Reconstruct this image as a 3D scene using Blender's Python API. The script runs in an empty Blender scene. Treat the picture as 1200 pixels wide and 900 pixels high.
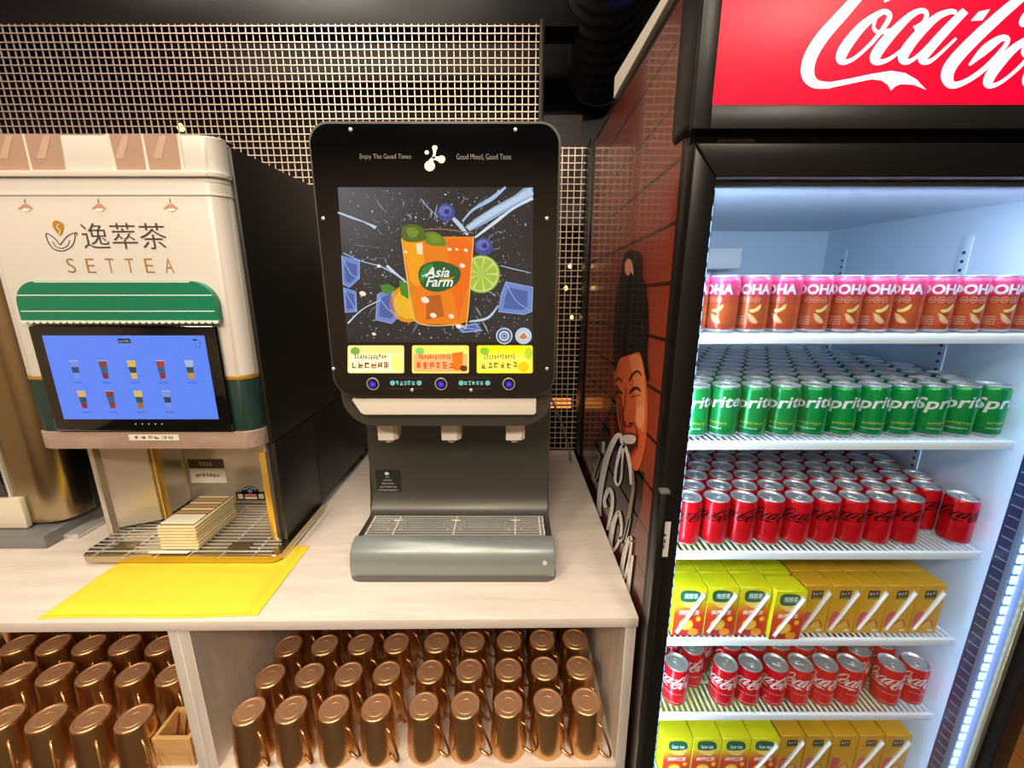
import bpy, bmesh, math, random
from mathutils import Vector, Matrix
from mathutils.geometry import tessellate_polygon
R = math.radians
random.seed(7)
SC = bpy.context.scene
COL = SC.collection

# ------------------------------------------------------------------ camera
CAMZ, PITCH, FPX = 1.51, 13.7, 492.0
cam_d = bpy.data.cameras.new('camera')
cam_d.sensor_width = 36.0
cam_d.lens = FPX / 1200 * 36
cam_d.clip_start = 0.02
cam = bpy.data.objects.new('camera', cam_d)
COL.objects.link(cam)
cam.location = (0, 0, CAMZ)
cam.rotation_euler = (R(90 - PITCH), 0, 0)
SC.camera = cam

# ------------------------------------------------------------------ world, lights, exposure
w = bpy.data.worlds.new('world'); SC.world = w; w.use_nodes = True
w.node_tree.nodes['Background'].inputs[0].default_value = (1.0, 0.86, 0.7, 1)
w.node_tree.nodes['Background'].inputs[1].default_value = 0.12
SC.view_settings.view_transform = 'Standard'
SC.view_settings.look = 'None'
SC.view_settings.gamma = 1
SC.view_settings.use_curve_mapping = False
SC.view_settings.exposure = 0.0
SC.cycles.use_denoising = True
SC.cycles.max_bounces = 10
SC.cycles.transparent_max_bounces = 16
SC.cycles.sample_clamp_indirect = 6

def light(name, kind, loc, target, energy, color, size=(1, 1), spot=60, blend=.5):
    d = bpy.data.lights.new(name, kind)
    d.energy = energy; d.color = color
    if kind == 'AREA':
        d.shape = 'RECTANGLE'; d.size, d.size_y = size
    elif kind == 'SPOT':
        d.spot_size = R(spot); d.spot_blend = blend; d.shadow_soft_size = size[0]
    else:
        d.shadow_soft_size = size[0]
    o = bpy.data.objects.new(name, d); COL.objects.link(o)
    o.location = loc
    o.rotation_euler = (Vector(target) - Vector(loc)).to_track_quat('-Z', 'Y').to_euler()
    return o
WARM = (1.0, .86, .70)
light('ceiling_lamp_counter', 'AREA', (-.72, .70, 2.68), (-.72, .70, 0), 9, WARM, (.5, .16))
light('ceiling_lamp_counter_spot', 'SPOT', (-1.0, .2, 2.65), (-.75, .85, .9), 10, WARM, (.05, .05), 60, .6)
light('ceiling_lamp_dispenser_spot', 'SPOT', (-.5, .15, 2.65), (-.02, .85, .9), 20, WARM, (.04, .04), 50, .6)
for k in range(3):
    light('room_fill_light', 'AREA', (-1.5 + k * 1.15, -1.15, 2.70), (-1.5 + k * 1.15, -1.15, 0), 36, WARM, (.5, .5))  # unseen fill added to brighten the mugs and machine fronts
for k in range(2):
    light('aisle_fill_light', 'AREA', (-.85 + k * .8, -.35, 2.70), (-.85 + k * .8, -.35, 0), 9, WARM, (.3, .3))  # more unseen fill added overhead, nearer the counter
light('ceiling_lamp_screen', 'AREA', (-.75, .92, 2.70), (-.7, 1.47, 1.8), 7, WARM, (1.6, .1))
light('blue_accent_lamp', 'SPOT', (.72, 1.15, 2.25), (.2, 1.15, 2.42), 90, (.04, .12, 1.0), (.03, .03), 70, .8)
COOL = (.72, .86, 1.0)
light('cooler_led_right', 'AREA', (.925, .683, .93), (.55, .93, .93), 2.9, COOL, (.012, 1.35))
light('cooler_led_left', 'AREA', (.297, .683, .93), (.67, .93, .93), 2.7, COOL, (.012, 1.35))
light('cooler_led_top', 'AREA', (.61, .70, 1.635), (.61, .95, 1.2), 2.6, COOL, (.6, .02))

# ------------------------------------------------------------------ helpers: pixels to points
CP, SP = math.cos(R(PITCH)), math.sin(R(PITCH))
def ray(px, py):
    a, v = (px - 600) / FPX, (py - 450) / FPX
    return Vector((a, CP - v * SP, -(SP + v * CP)))
def on_y(px, py, Y):
    d = ray(px, py); k = Y / d.y
    return Vector((d.x * k, Y, CAMZ + d.z * k))
def on_z(px, py, Z):
    d = ray(px, py); k = (Z - CAMZ) / d.z
    return Vector((d.x * k, d.y * k, Z))
def on_x(px, py, X):
    d = ray(px, py); k = X / d.x
    return Vector((X, d.y * k, CAMZ + d.z * k))

# ------------------------------------------------------------------ helpers: materials
def lin(c):
    out = []
    for x in c[:3]:
        x = x / 255.0
        out.append(x / 12.92 if x <= .04045 else ((x + .055) / 1.055) ** 2.4)
    return (*out, 1.0)
MATS = {}
def mat(name, rgb, rough=.5, metal=0.0, emit=0.0, var=.06, scale=30, stretch=None, bump=0, coat=0, rvar=.08, spec=.5):
    if name in MATS: return MATS[name]
    m = bpy.data.materials.new(name); m.use_nodes = True
    n, l = m.node_tree.nodes, m.node_tree.links
    b = n['Principled BSDF']
    c = lin(rgb)
    tc = n.new('ShaderNodeTexCoord'); mp = n.new('ShaderNodeMapping')
    l.new(tc.outputs['Object'], mp.inputs[0])
    mp.inputs['Scale'].default_value = stretch or (1, 1, 1)
    nz = n.new('ShaderNodeTexNoise'); nz.inputs['Scale'].default_value = scale; nz.inputs['Detail'].default_value = 4
    l.new(mp.outputs[0], nz.inputs['Vector'])
    mx = n.new('ShaderNodeMix'); mx.data_type = 'RGBA'
    mx.inputs[6].default_value = (c[0] * (1 - var), c[1] * (1 - var), c[2] * (1 - var), 1)
    mx.inputs[7].default_value = (min(1, c[0] * (1 + var)), min(1, c[1] * (1 + var)), min(1, c[2] * (1 + var)), 1)
    l.new(nz.outputs[0], mx.inputs[0])
    l.new(mx.outputs[2], b.inputs['Base Color'])
    rr_ = n.new('ShaderNodeMapRange')
    rr_.inputs[3].default_value = max(.02, rough * (1 - rvar)); rr_.inputs[4].default_value = min(1, rough * (1 + rvar))
    l.new(nz.outputs[0], rr_.inputs[0]); l.new(rr_.outputs[0], b.inputs['Roughness'])
    b.inputs['Metallic'].default_value = metal
    b.inputs['Specular IOR Level'].default_value = spec
    if coat:
        b.inputs['Coat Weight'].default_value = coat; b.inputs['Coat Roughness'].default_value = .05
    if emit:
        l.new(mx.outputs[2], b.inputs['Emission Color']); b.inputs['Emission Strength'].default_value = emit
    if bump:
        bp = n.new('ShaderNodeBump'); bp.inputs['Strength'].default_value = bump; bp.inputs['Distance'].default_value = .002
        l.new(nz.outputs[0], bp.inputs['Height']); l.new(bp.outputs[0], b.inputs['Normal'])
    MATS[name] = m
    return m
def print_mat(name, rough=.45, metal=0.0, emit=0.0, coat=0.0, spec=.5, black=False):
    """colour from the drawing's face colours, with a little procedural mottling"""
    if name in MATS: return MATS[name]
    m = bpy.data.materials.new(name); m.use_nodes = True
    n, l = m.node_tree.nodes, m.node_tree.links
    b = n['Principled BSDF']
    at = n.new('ShaderNodeAttribute'); at.attribute_name = 'Col'
    nz = n.new('ShaderNodeTexNoise'); nz.inputs['Scale'].default_value = 60
    tc = n.new('ShaderNodeTexCoord'); l.new(tc.outputs['Object'], nz.inputs['Vector'])
    mr = n.new('ShaderNodeMapRange'); mr.inputs[3].default_value = .94; mr.inputs[4].default_value = 1.06
    l.new(nz.outputs[0], mr.inputs[0])
    vm = n.new('ShaderNodeVectorMath'); vm.operation = 'SCALE'
    l.new(at.outputs['Color'], vm.inputs[0]); l.new(mr.outputs[0], vm.inputs['Scale'])
    l.new(vm.outputs[0], b.inputs['Base Color'])
    b.inputs['Roughness'].default_value = rough; b.inputs['Metallic'].default_value = metal
    b.inputs['Specular IOR Level'].default_value = spec
    if coat:
        b.inputs['Coat Weight'].default_value = coat; b.inputs['Coat Roughness'].default_value = .06
    if emit:
        l.new(vm.outputs[0], b.inputs['Emission Color']); b.inputs['Emission Strength'].default_value = emit
        if black:
            b.inputs['Base Color'].default_value = (.01, .01, .01, 1)
            for k in list(b.inputs['Base Color'].links): l.remove(k)
    MATS[name] = m
    return m
def glass_mat(name, tint=(.93, .97, 1.0), refl=.09):
    if name in MATS: return MATS[name]
    m = bpy.data.materials.new(name); m.use_nodes = True
    n, l = m.node_tree.nodes, m.node_tree.links
    n.remove(n['Principled BSDF'])
    tr = n.new('ShaderNodeBsdfTransparent'); tr.inputs[0].default_value = (*tint, 1)
    gl = n.new('ShaderNodeBsdfGlossy'); gl.inputs['Roughness'].default_value = .03
    lw = n.new('ShaderNodeLayerWeight'); lw.inputs[0].default_value = .5
    pw = n.new('ShaderNodeMath'); pw.operation = 'POWER'; pw.inputs[1].default_value = 5
    fr = n.new('ShaderNodeMath'); fr.operation = 'MULTIPLY_ADD'; fr.inputs[1].default_value = .9; fr.inputs[2].default_value = .045
    l.new(lw.outputs['Facing'], pw.inputs[0]); l.new(pw.outputs[0], fr.inputs[0])
    mx = n.new('ShaderNodeMixShader')
    l.new(fr.outputs[0], mx.inputs[0]); l.new(tr.outputs[0], mx.inputs[1]); l.new(gl.outputs[0], mx.inputs[2])
    l.new(mx.outputs[0], n['Material Output'].inputs[0])
    MATS[name] = m
    return m

# ------------------------------------------------------------------ helpers: objects
def link(o, parent=None):
    COL.objects.link(o)
    if parent is not None: o.parent = parent
    return o
def tag(o, label, cat, group=None):
    o['label'] = label; o['category'] = cat
    if group: o['group'] = group
    return o
def thing(name, label, cat, loc=(0, 0, 0), rz=0, group=None):
    o = bpy.data.objects.new(name, None); link(o)
    o.empty_display_size = .05
    o.location = loc; o.rotation_euler = (0, 0, rz)
    return tag(o, label, cat, group)
def mesh_of(name, bm, m, smooth=None):
    me = bpy.data.meshes.new(name)
    bm.to_mesh(me); bm.free()
    for mm in (m if isinstance(m, (list, tuple)) else [m]): me.materials.append(mm)
    if smooth is not None:
        me.polygons.foreach_set('use_smooth', [True] * len(me.polygons))
        me.set_sharp_from_angle(angle=R(smooth))
    me.update()
    return me
def ob(name, bm, m, parent=None, smooth=None, loc=None):
    o = bpy.data.objects.new(name, mesh_of(name, bm, m, smooth)); link(o, parent)
    if loc: o.location = loc
    return o
def inst(name, me, parent=None, loc=(0, 0, 0), rz=0):
    o = bpy.data.objects.new(name, me); link(o, parent); o.location = loc; o.rotation_euler = (0, 0, rz)
    return o
def struct(o):
    o['kind'] = 'structure'; return o
def copy_tree(o, parent=None):
    c = o.copy(); link(c, parent)
    if parent is not None: c.matrix_parent_inverse = o.matrix_parent_inverse
    for ch in KIDS(o): copy_tree(ch, c)
    return c
def KIDS(o): return [x for x in o.children]

def B(): return bmesh.new()
def box(bm, x0, x1, y0, y1, z0, z1, bev=0, seg=2):
    vs = [bm.verts.new(p) for p in ((x0, y0, z0), (x1, y0, z0), (x1, y1, z0), (x0, y1, z0), (x0, y0, z1), (x1, y0, z1), (x1, y1, z1), (x0, y1, z1))]
    fs = [bm.faces.new([vs[i] for i in q]) for q in ((3, 2, 1, 0), (4, 5, 6, 7), (0, 1, 5, 4), (1, 2, 6, 5), (2, 3, 7, 6), (3, 0, 4, 7))]
    if bev:
        es = {e for f in fs for e in f.edges}
        bmesh.ops.bevel(bm, geom=list(es), offset=bev, segments=seg, affect='EDGES', profile=.5)
    return bm
def pbox(name, m, parent, x0, x1, y0, y1, z0, z1, bev=.002, seg=2):
    return ob(name, box(B(), x0, x1, y0, y1, z0, z1, bev, seg), m, parent, smooth=40 if bev else None)
def lathe(bm, prof, seg=24, c=(0, 0, 0)):
    rings = []
    for r, z in prof:
        if r < 1e-6: rings.append([bm.verts.new((c[0], c[1], c[2] + z))])
        else: rings.append([bm.verts.new((c[0] + r * math.cos(2 * math.pi * i / seg), c[1] + r * math.sin(2 * math.pi * i / seg), c[2] + z)) for i in range(seg)])
    for a, b in zip(rings, rings[1:]):
        for i in range(seg):
            j = (i + 1) % seg
            if len(a) == 1 and len(b) == 1: continue
            if len(a) == 1: bm.faces.new((a[0], b[j], b[i]))
            elif len(b) == 1: bm.faces.new((a[i], a[j], b[0]))
            else: bm.faces.new((a[i], a[j], b[j], b[i]))
    bmesh.ops.recalc_face_normals(bm, faces=bm.faces)
    return bm
def tube(bm, pts, r, seg=8, closed=False, flat=1.0):
    pts = [Vector(p) for p in pts]; n = len(pts); rings = []
    up = Vector((0, 0, 1))
    for i, p in enumerate(pts):
        if closed: t = pts[(i + 1) % n] - pts[i - 1]
        else: t = pts[min(i + 1, n - 1)] - pts[max(i - 1, 0)]
        t.normalize()
        a = t.cross(up)
        if a.length < 1e-3: a = t.cross(Vector((0, 1, 0)))
        a.normalize(); b = a.cross(t).normalized()
        rr_ = r[i] if isinstance(r, (list, tuple)) else r
        rings.append([bm.verts.new(p + a * (rr_ * math.cos(2 * math.pi * k / seg)) + b * (rr_ * flat * math.sin(2 * math.pi * k / seg))) for k in range(seg)])
    for i in range(n if closed else n - 1):
        a, b = rings[i], rings[(i + 1) % n]
        for k in range(seg):
            bm.faces.new((a[k], a[(k + 1) % seg], b[(k + 1) % seg], b[k]))
    if not closed:
        bm.faces.new(rings[0][::-1]); bm.faces.new(rings[-1])
    bmesh.ops.recalc_face_normals(bm, faces=bm.faces)
    return bm
def prism(bm, pts, f0, f1, bev=0, seg=2):
    """pts: outline in 2-D; f0, f1 turn an outline point into the 3-D point of either cap"""
    a = [bm.verts.new(f0(*p)) for p in pts]; b = [bm.verts.new(f1(*p)) for p in pts]
    n = len(pts)
    ca = bm.faces.new(a[::-1]); cb = bm.faces.new(b)
    for i in range(n): bm.faces.new((a[i], a[(i + 1) % n], b[(i + 1) % n], b[i]))
    if bev:
        bmesh.ops.bevel(bm, geom=list(set(ca.edges) | set(cb.edges)), offset=bev, segments=seg, affect='EDGES', profile=.5)
    bmesh.ops.recalc_face_normals(bm, faces=bm.faces)
    return bm
def rrect(x0, x1, y0, y1, r, n=6):
    rs = r if isinstance(r, (list, tuple)) else [r] * 4      # bl, br, tr, tl
    out = []
    for cx, cy, a0, rad in ((x0 + rs[0], y0 + rs[0], 180, rs[0]), (x1 - rs[1], y0 + rs[1], 270, rs[1]), (x1 - rs[2], y1 - rs[2], 0, rs[2]), (x0 + rs[3], y1 - rs[3], 90, rs[3])):
        for i in range(n + 1):
            a = R(a0 + 90 * i / n); out.append((cx + rad * math.cos(a), cy + rad * math.sin(a)))
    return out
def xz(y): return lambda a, b: (a, y, b)
def spline(pts, n=8, closed=False):
    P = [tuple(p) for p in pts]; out = []; m = len(P)
    for i in range(m if closed else m - 1):
        if closed: p0, p1, p2, p3 = P[i - 1], P[i], P[(i + 1) % m], P[(i + 2) % m]
        else: p0, p1, p2, p3 = P[max(i - 1, 0)], P[i], P[i + 1], P[min(i + 2, m - 1)]
        for k in range(n):
            t = k / n
            out.append(tuple(.5 * (2 * b + (c - a) * t + (2 * a - 5 * b + 4 * c - d) * t * t + (3 * b - a - 3 * c + d) * t ** 3) for a, b, c, d in zip(p0, p1, p2, p3)))
    if not closed: out.append(P[-1])
    return out

# ------------------------------------------------------------------ helpers: flat drawings (print, lettering, screens)
TXT = {}
def text_geo(s, bold=0.0, shear=0.0, spacing=1.0):
    k = (s, bold, shear, spacing)
    if k not in TXT:
        c = bpy.data.curves.new('t', 'FONT'); c.body = s; c.size = 1; c.offset = bold; c.shear = shear; c.space_character = spacing
        c.resolution_u = 3; c.fill_mode = 'FRONT'
        o = bpy.data.objects.new('t', c); me = o.to_mesh()
        vs = [(v.co.x, v.co.y) for v in me.vertices]; fs = [tuple(p.vertices) for p in me.polygons]
        o.to_mesh_clear(); bpy.data.objects.remove(o); bpy.data.curves.remove(c)
        x0 = min(v[0] for v in vs); x1 = max(v[0] for v in vs)
        y0 = min(v[1] for v in vs); y1 = max(v[1] for v in vs)
        TXT[k] = (vs, fs, x0, x1, y0, y1)
    return TXT[k]
class Art:
    """a drawing made of flat coloured faces, laid on a surface by a mapping (u, v, height)"""
    def __init__(s): s.v = []; s.f = []; s.c = []
    def add(s, vs, fs, col, h):
        o = len(s.v); s.v += [(a, b, h) for a, b in vs]
        for f in fs: s.f.append([o + i for i in f]); s.c.append(lin(col))
    def poly(s, pts, col, h=0):
        tri = tessellate_polygon([[Vector((p[0], p[1], 0)) for p in pts]])
        s.add(pts, tri, col, h)
    def rect(s, x0, x1, y0, y1, col, h=0): s.add([(x0, y0), (x1, y0), (x1, y1), (x0, y1)], [(0, 1, 2, 3)], col, h)
    def grad(s, x0, x1, y0, y1, c0, c1, h=0, n=12):
        for i in range(n):
            t = (i + .5) / n
            s.rect(x0, x1, y0 + (y1 - y0) * i / n, y0 + (y1 - y0) * (i + 1) / n, [a + (b - a) * t for a, b in zip(c0, c1)], h)
    def ell(s, cx, cy, rx, ry, col, h=0, n=24, rot=0, a0=0, a1=360):
        c, q = math.cos(R(rot)), math.sin(R(rot)); pts = []
        full = a1 - a0 >= 360
        for i in range(n if full else n + 1):
            a = R(a0 + (a1 - a0) * i / n); x, y = rx * math.cos(a), ry * math.sin(a)
            pts.append((cx + x * c - y * q, cy + x * q + y * c))
        if full: s.add(pts, [tuple(range(n))], col, h)
        else: s.add([(cx, cy)] + pts, [(0, i + 1, i + 2) for i in range(n)], col, h)
    def stroke(s, pts, wd, col, h=0, n=6, smooth=True, closed=False):
        wd = wd if isinstance(wd, (list, tuple)) else [wd] * len(pts)
        q = [(p[0], p[1], w_) for p, w_ in zip(pts, wd)]
        if smooth: q = spline(q, n, closed)
        if closed: q = q + [q[0]]
        L, Rr = [], []; m = len(q)
        for i in range(m):
            if closed: a, b = q[i - 1 if i else m - 2], q[(i + 1) if i < m - 1 else 1]
            else: a, b = q[max(i - 1, 0)], q[min(i + 1, m - 1)]
            dx, dy = b[0] - a[0], b[1] - a[1]; d = math.hypot(dx, dy) or 1
            nx, ny = -dy / d * q[i][2] / 2, dx / d * q[i][2] / 2
            L.append((q[i][0] + nx, q[i][1] + ny)); Rr.append((q[i][0] - nx, q[i][1] - ny))
        s.add(L + Rr, [(i, i + 1, m + i + 1, m + i) for i in range(m - 1)], col, h)
    def text(s, t, x, y, height, col, h=0, bold=0.0, shear=0.0, spacing=1.0, align='l', width=None, rot=0, flip=1):
        vs, fs, x0, x1, y0, y1 = text_geo(t, bold, shear, spacing)
        k = height / (y1 - y0); kx = k if width is None else width / (x1 - x0)
        off = {'l': x0, 'c': (x0 + x1) / 2, 'r': x1}[align]
        c, q = math.cos(R(rot)), math.sin(R(rot)); o = []
        for a, b in vs:
            X, Y = (a - off) * kx, (b - y0) * k * flip
            o.append((x + X * c - Y * q, y + X * q + Y * c))
        s.add(o, fs, col, h)
    def marks(s, x0, x1, y0, y1, n, col, h=0, seed=1):
        """small blurred characters that cannot be read in the photograph"""
        rnd = random.Random(seed); p = (x1 - x0) / n
        for i in range(n):
            a = x0 + p * i; b = a + p * .8; H = y1 - y0; t = H * .16
            for _ in range(3):
                yy = y0 + rnd.random() * (H - t); s.rect(a + rnd.random() * p * .2, b - rnd.random() * p * .2, yy, yy + t, col, h)
            for _ in range(2):
                xx = a + rnd.random() * p * .65; s.rect(xx, xx + p * .13, y0 + rnd.random() * H * .2, y1 - rnd.random() * H * .2, col, h)
    def merge(s, o, f, dh=0, col=None):
        k = len(s.v); s.v += [(*f(a, b), h + dh) for a, b, h in o.v]
        s.f += [[k + i for i in q] for q in o.f]; s.c += [lin(col) if col else c for c in o.c]
    def build(s, name, mapf, m, parent=None, cut=None):
        bm = B(); vs = [bm.verts.new(p) for p in s.v]
        lay = bm.faces.layers.float_color.new('Col')
        for f, c in zip(s.f, s.c):
            try: fc = bm.faces.new([vs[i] for i in f])
            except ValueError: continue
            fc[lay] = c
        if cut:
            us = [p[0] for p in s.v]; u = math.floor(min(us) / cut) * cut
            while u < max(us):
                bmesh.ops.bisect_plane(bm, geom=bm.verts[:] + bm.edges[:] + bm.faces[:], plane_co=(u, 0, 0), plane_no=(1, 0, 0)); u += cut
        for v in bm.verts: v.co = Vector(mapf(*v.co))
        return ob(name, bm, m, parent)
LH = .00035                                     # thickness of one layer of print
def flat_y(Y, sx=0, sz=0): return lambda u, v, h: (u + sx, Y - .0004 - h * LH, v + sz)
def pix_y(Y): return lambda u, v, h: tuple(on_y(u, v, Y) + Vector((0, -.0004 - h * LH, 0)))
def pix_x(X): return lambda u, v, h: tuple(on_x(u, v, X) + Vector((-.0004 - h * LH, 0, 0)))
def cyl(r): return lambda u, v, h: ((r + .0002 + h * LH) * math.sin(u / r), -(r + .0002 + h * LH) * math.cos(u / r), v)
def zo(x0, y0, s, pts): return [(x0 + a * s, y0 + b * s) for a, b in pts]

PRINT = print_mat('print', .45)
GLOSSP = print_mat('glossy_print', .22, coat=.4)
CANP = print_mat('can_paint', .27, metal=.35)
SCREEN = print_mat('screen_glow', .15, emit=.9, black=True)

# ------------------------------------------------------------------ materials
M_BLACK = mat('black_powder_coat', (26, 23, 22), .38, var=.15)
M_BLACKGLOSS = mat('black_gloss_panel', (8, 8, 9), .07, coat=.5, var=.1)
M_BLACKMET = mat('black_brushed_frame', (38, 35, 33), .3, metal=.6, var=.15, scale=60, stretch=(1, 1, 20))
M_SIDE = mat('dark_side_panel', (30, 25, 22), .42, var=.12, scale=8)
M_WHITE = mat('white_enamel', (232, 236, 238), .4, var=.03)
M_LINER = mat('cooler_liner', (190, 206, 224), .42, var=.02, scale=5)
M_RACK = mat('white_coated_wire', (232, 240, 244), .35, var=.02)
M_CREAM = mat('cream_plastic', (228, 222, 206), .4, var=.03)
M_FACADE = mat('machine_facade_white', (216, 210, 199), .38, var=.03, scale=6)
M_STEEL = mat('brushed_steel', (206, 198, 182), .32, metal=.75, var=.08, scale=40, stretch=(1, 1, 30), rvar=.3)
M_STEELB = mat('bright_steel', (222, 220, 214), .28, metal=.6, var=.05)
M_GREY = mat('grey_metallic_housing', (82, 80, 74), .34, metal=.55, var=.05, scale=20)
M_GREYL = mat('blue_grey_metallic_base', (140, 147, 145), .34, metal=.4, var=.05, scale=20)
M_COPPER = mat('brushed_copper', (222, 178, 124), .3, metal=1, var=.10, scale=50, stretch=(1, 1, .04), rvar=.25)
M_COPPERD = mat('copper_base', (240, 190, 146), .5, metal=.85, var=.05, scale=80)
M_WIRE = mat('pale_gold_wire', (236, 212, 190), .4, metal=.5, var=.2, scale=25)
M_ALU = mat('can_lid_aluminium', (204, 207, 210), .34, metal=.65, var=.06)
M_CLOTH = mat('yellow_microfibre', (252, 212, 52), .95, var=.06, scale=300, bump=.5)
M_DARKWALL = mat('dark_brown_wall', (20, 13, 9), .35, var=.3, scale=6)
M_CEIL = mat('black_ceiling', (24, 19, 17), .9, var=.3, scale=4)
M_ROOM = mat('warm_plaster', (205, 180, 150), .85, var=.12, scale=3)
M_FLOOR = mat('brown_floor_board', (176, 118, 62), .45, var=.18, scale=6, stretch=(1, 12, 1))
M_GLINT = mat('warm_glint_glow', (255, 205, 130), .4, emit=3, var=.01)
def wood_mat(name, a, b, scale=5, stretch=(1, 9, 9), rough=.5):
    m = bpy.data.materials.new(name); m.use_nodes = True; n, l = m.node_tree.nodes, m.node_tree.links; p = n['Principled BSDF']
    tc = n.new('ShaderNodeTexCoord'); mp = n.new('ShaderNodeMapping'); mp.inputs['Scale'].default_value = stretch
    nz = n.new('ShaderNodeTexNoise'); nz.inputs['Scale'].default_value = scale; nz.inputs['Detail'].default_value = 7; nz.inputs['Roughness'].default_value = .6
    nz2 = n.new('ShaderNodeTexNoise'); nz2.inputs['Scale'].default_value = scale * 9; nz2.inputs['Detail'].default_value = 3
    l.new(tc.outputs['Object'], mp.inputs[0]); l.new(mp.outputs[0], nz.inputs['Vector']); l.new(mp.outputs[0], nz2.inputs['Vector'])
    ad = n.new('ShaderNodeMath'); ad.operation = 'MULTIPLY_ADD'; ad.inputs[1].default_value = .35
    l.new(nz2.outputs[0], ad.inputs[0]); l.new(nz.outputs[0], ad.inputs[2])
    cr = n.new('ShaderNodeValToRGB'); cr.color_ramp.elements[0].position = .45; cr.color_ramp.elements[1].position = .9
    cr.color_ramp.elements[0].color = lin(a); cr.color_ramp.elements[1].color = lin(b)
    l.new(ad.outputs[0], cr.inputs[0]); l.new(cr.outputs[0], p.inputs['Base Color']); p.inputs['Roughness'].default_value = rough
    MATS[name] = m; return m
M_WOOD = wood_mat('pale_grey_wood_laminate', (206, 193, 180), (226, 215, 203))
M_WOODV = wood_mat('pale_grey_wood_upright', (200, 190, 178), (222, 213, 202), stretch=(9, 9, 1))
M_BOX = wood_mat('light_pine', (196, 146, 84), (226, 182, 118), stretch=(1, 9, 9))
M_LIP = wood_mat('taupe_lip', (150, 124, 110), (176, 150, 134), stretch=(2, 5, 5))

# ------------------------------------------------------------------ room
def slab(name, m, *a): return struct(ob(name, box(B(), *a), m))
floor = slab('floor', mat('dark_floor', (58, 44, 34), .5, var=.2, scale=4), -3.2, 3.2, -3.0, 2.1, -.1, 0)
for i in range(9):                                # boards beside the cooler
    x = 1.05 + i * .15
    pbox('plank', M_FLOOR, floor, x, x + .147, -.6, 1.25, .0, .012, .001, 1)
slab('ceiling', M_CEIL, -3.2, 3.2, -3.0, 2.1, 2.75, 2.85)
slab('wall_back', M_DARKWALL, -3.2, 3.2, 1.95, 2.05, 0, 2.75)
slab('wall_left', M_ROOM, -3.2, -3.1, -3.0, 1.95, 0, 2.75)
slab('wall_right', M_DARKWALL, 3.1, 3.2, -3.0, 1.95, 0, 2.75)
slab('wall_front', M_ROOM, -3.1, 3.1, -3.0, -2.9, 0, 2.75)

# ------------------------------------------------------------------ wire mesh screens behind the counter
SY, PIT = 1.47, .0207
def mesh_screen(x0, x1, z0, z1, label, hx=.0):
    t = thing('wire_mesh_screen', label, 'mesh screen', ((x0 + x1) / 2, SY, z0), 0, None)
    r = .0014
    nv, nh = int((x1 - x0) / PIT), int((z1 - z0) / PIT)
    wv = mesh_of('wire', box(B(), -r, r, -r, r, 0, z1 - z0), M_WIRE)
    wh = mesh_of('wire', box(B(), -(x1 - x0) / 2, (x1 - x0) / 2, -r * .8, r * .8, -r, r), M_WIRE)
    for i in range(nv + 1):
        o = inst('wire', wv, t, (-(x1 - x0) / 2 + i * PIT, 0, 0)); o.rotation_euler = (0, R(random.uniform(-.06, .06)), 0)
    for i in range(nh + 1):
        o = inst('wire', wh, t, (0, -.003, i * PIT + random.uniform(-.0012, .0012))); o.rotation_euler = (0, R(random.uniform(-.05, .05)), 0)
    return t
mesh_screen(-1.77, .082, .905, 2.256, 'wide pale gold wire mesh screen standing behind the drink machines')
mesh_screen(.098, .236, .905, 1.925, 'narrow pale gold wire mesh strip between juice dispenser and drinks cooler')
post = tag(pbox('screen_post', M_BLACK, None, .083, .097, 1.45, 1.49, .9, 2.26, .002), 'thin black post joining the two wire mesh screens', 'post')
tag(pbox('screen_post', M_BLACK, None, .2375, .2435, 1.385, 1.5, .9, 1.93, .001), 'black upright strip at the back edge of the cooler poster', 'post')
tag(pbox('ceiling_beam', M_BLACK, None, -2.2, .3, 1.5, 1.6, 2.265, 2.45, .004), 'black beam running along the top of the wide mesh screen', 'beam')
tag(pbox('wall_panel', mat('dark_grey_panel', (70, 66, 64), .6), None, .10, .24, 1.60, 1.63, 1.78, 2.06, .002), 'dark grey panel on the wall above the narrow mesh strip', 'panel')
def glint(px, py, y, label, r=.008):  # glowing globes added to stand for bright glints behind the mesh
    c = on_y(px, py, y)
    t = thing('glint_globe', label, 'light bulb', c, 0, 'glints behind the mesh')
    ob('globe', lathe(B(), [(0, -r), (r * .7, -r * .7), (r, 0), (r * .7, r * .7), (r * .35, r * 1.2), (0, r * 1.2)], 10), M_GLINT, t, 60)
    ob('glint_cap', lathe(B(), [(0, r * 1.2), (r * .5, r * 1.2), (r * .5, r * 2.6), (0, r * 2.6)], 10), M_BLACK, t, 60)
    ob('stem', tube(B(), [(0, 0, r * 2.4), (0, .02, r * 3), (0, 1.949 - c.y, r * 3)], .0012, 5), M_BLACK, t)
glint(212, 150, 1.53, 'small warm glowing bulb behind the mesh just above the white tea machine', .011)
glint(390, 163, 1.53, 'small warm glowing bulb behind the mesh left of the juice dispenser', .009)
glint(668, 312, 1.56, 'warm glowing bulb behind the narrow mesh strip, upper of three', .008)
glint(663, 338, 1.56, 'warm glowing bulb behind the narrow mesh strip, middle of three', .008)
glint(670, 372, 1.56, 'warm glowing bulb behind the narrow mesh strip, lowest of three', .007)
st = thing('light_strip', 'short amber light strip low on the wall behind the narrow mesh strip', 'light', (.16, 1.94, .95))
ob('housing', box(B(), -.11, .13, -.03, .008, -.03, .04, .003), M_BLACK, st)
for i in range(3):
    pbox('lamp_bar', mat('amber_bar', (255, 150, 70), .4, emit=1.3), st, -.10, .12, -.036, -.03, -.022 + i * .018, -.010 + i * .018, .002)

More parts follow.
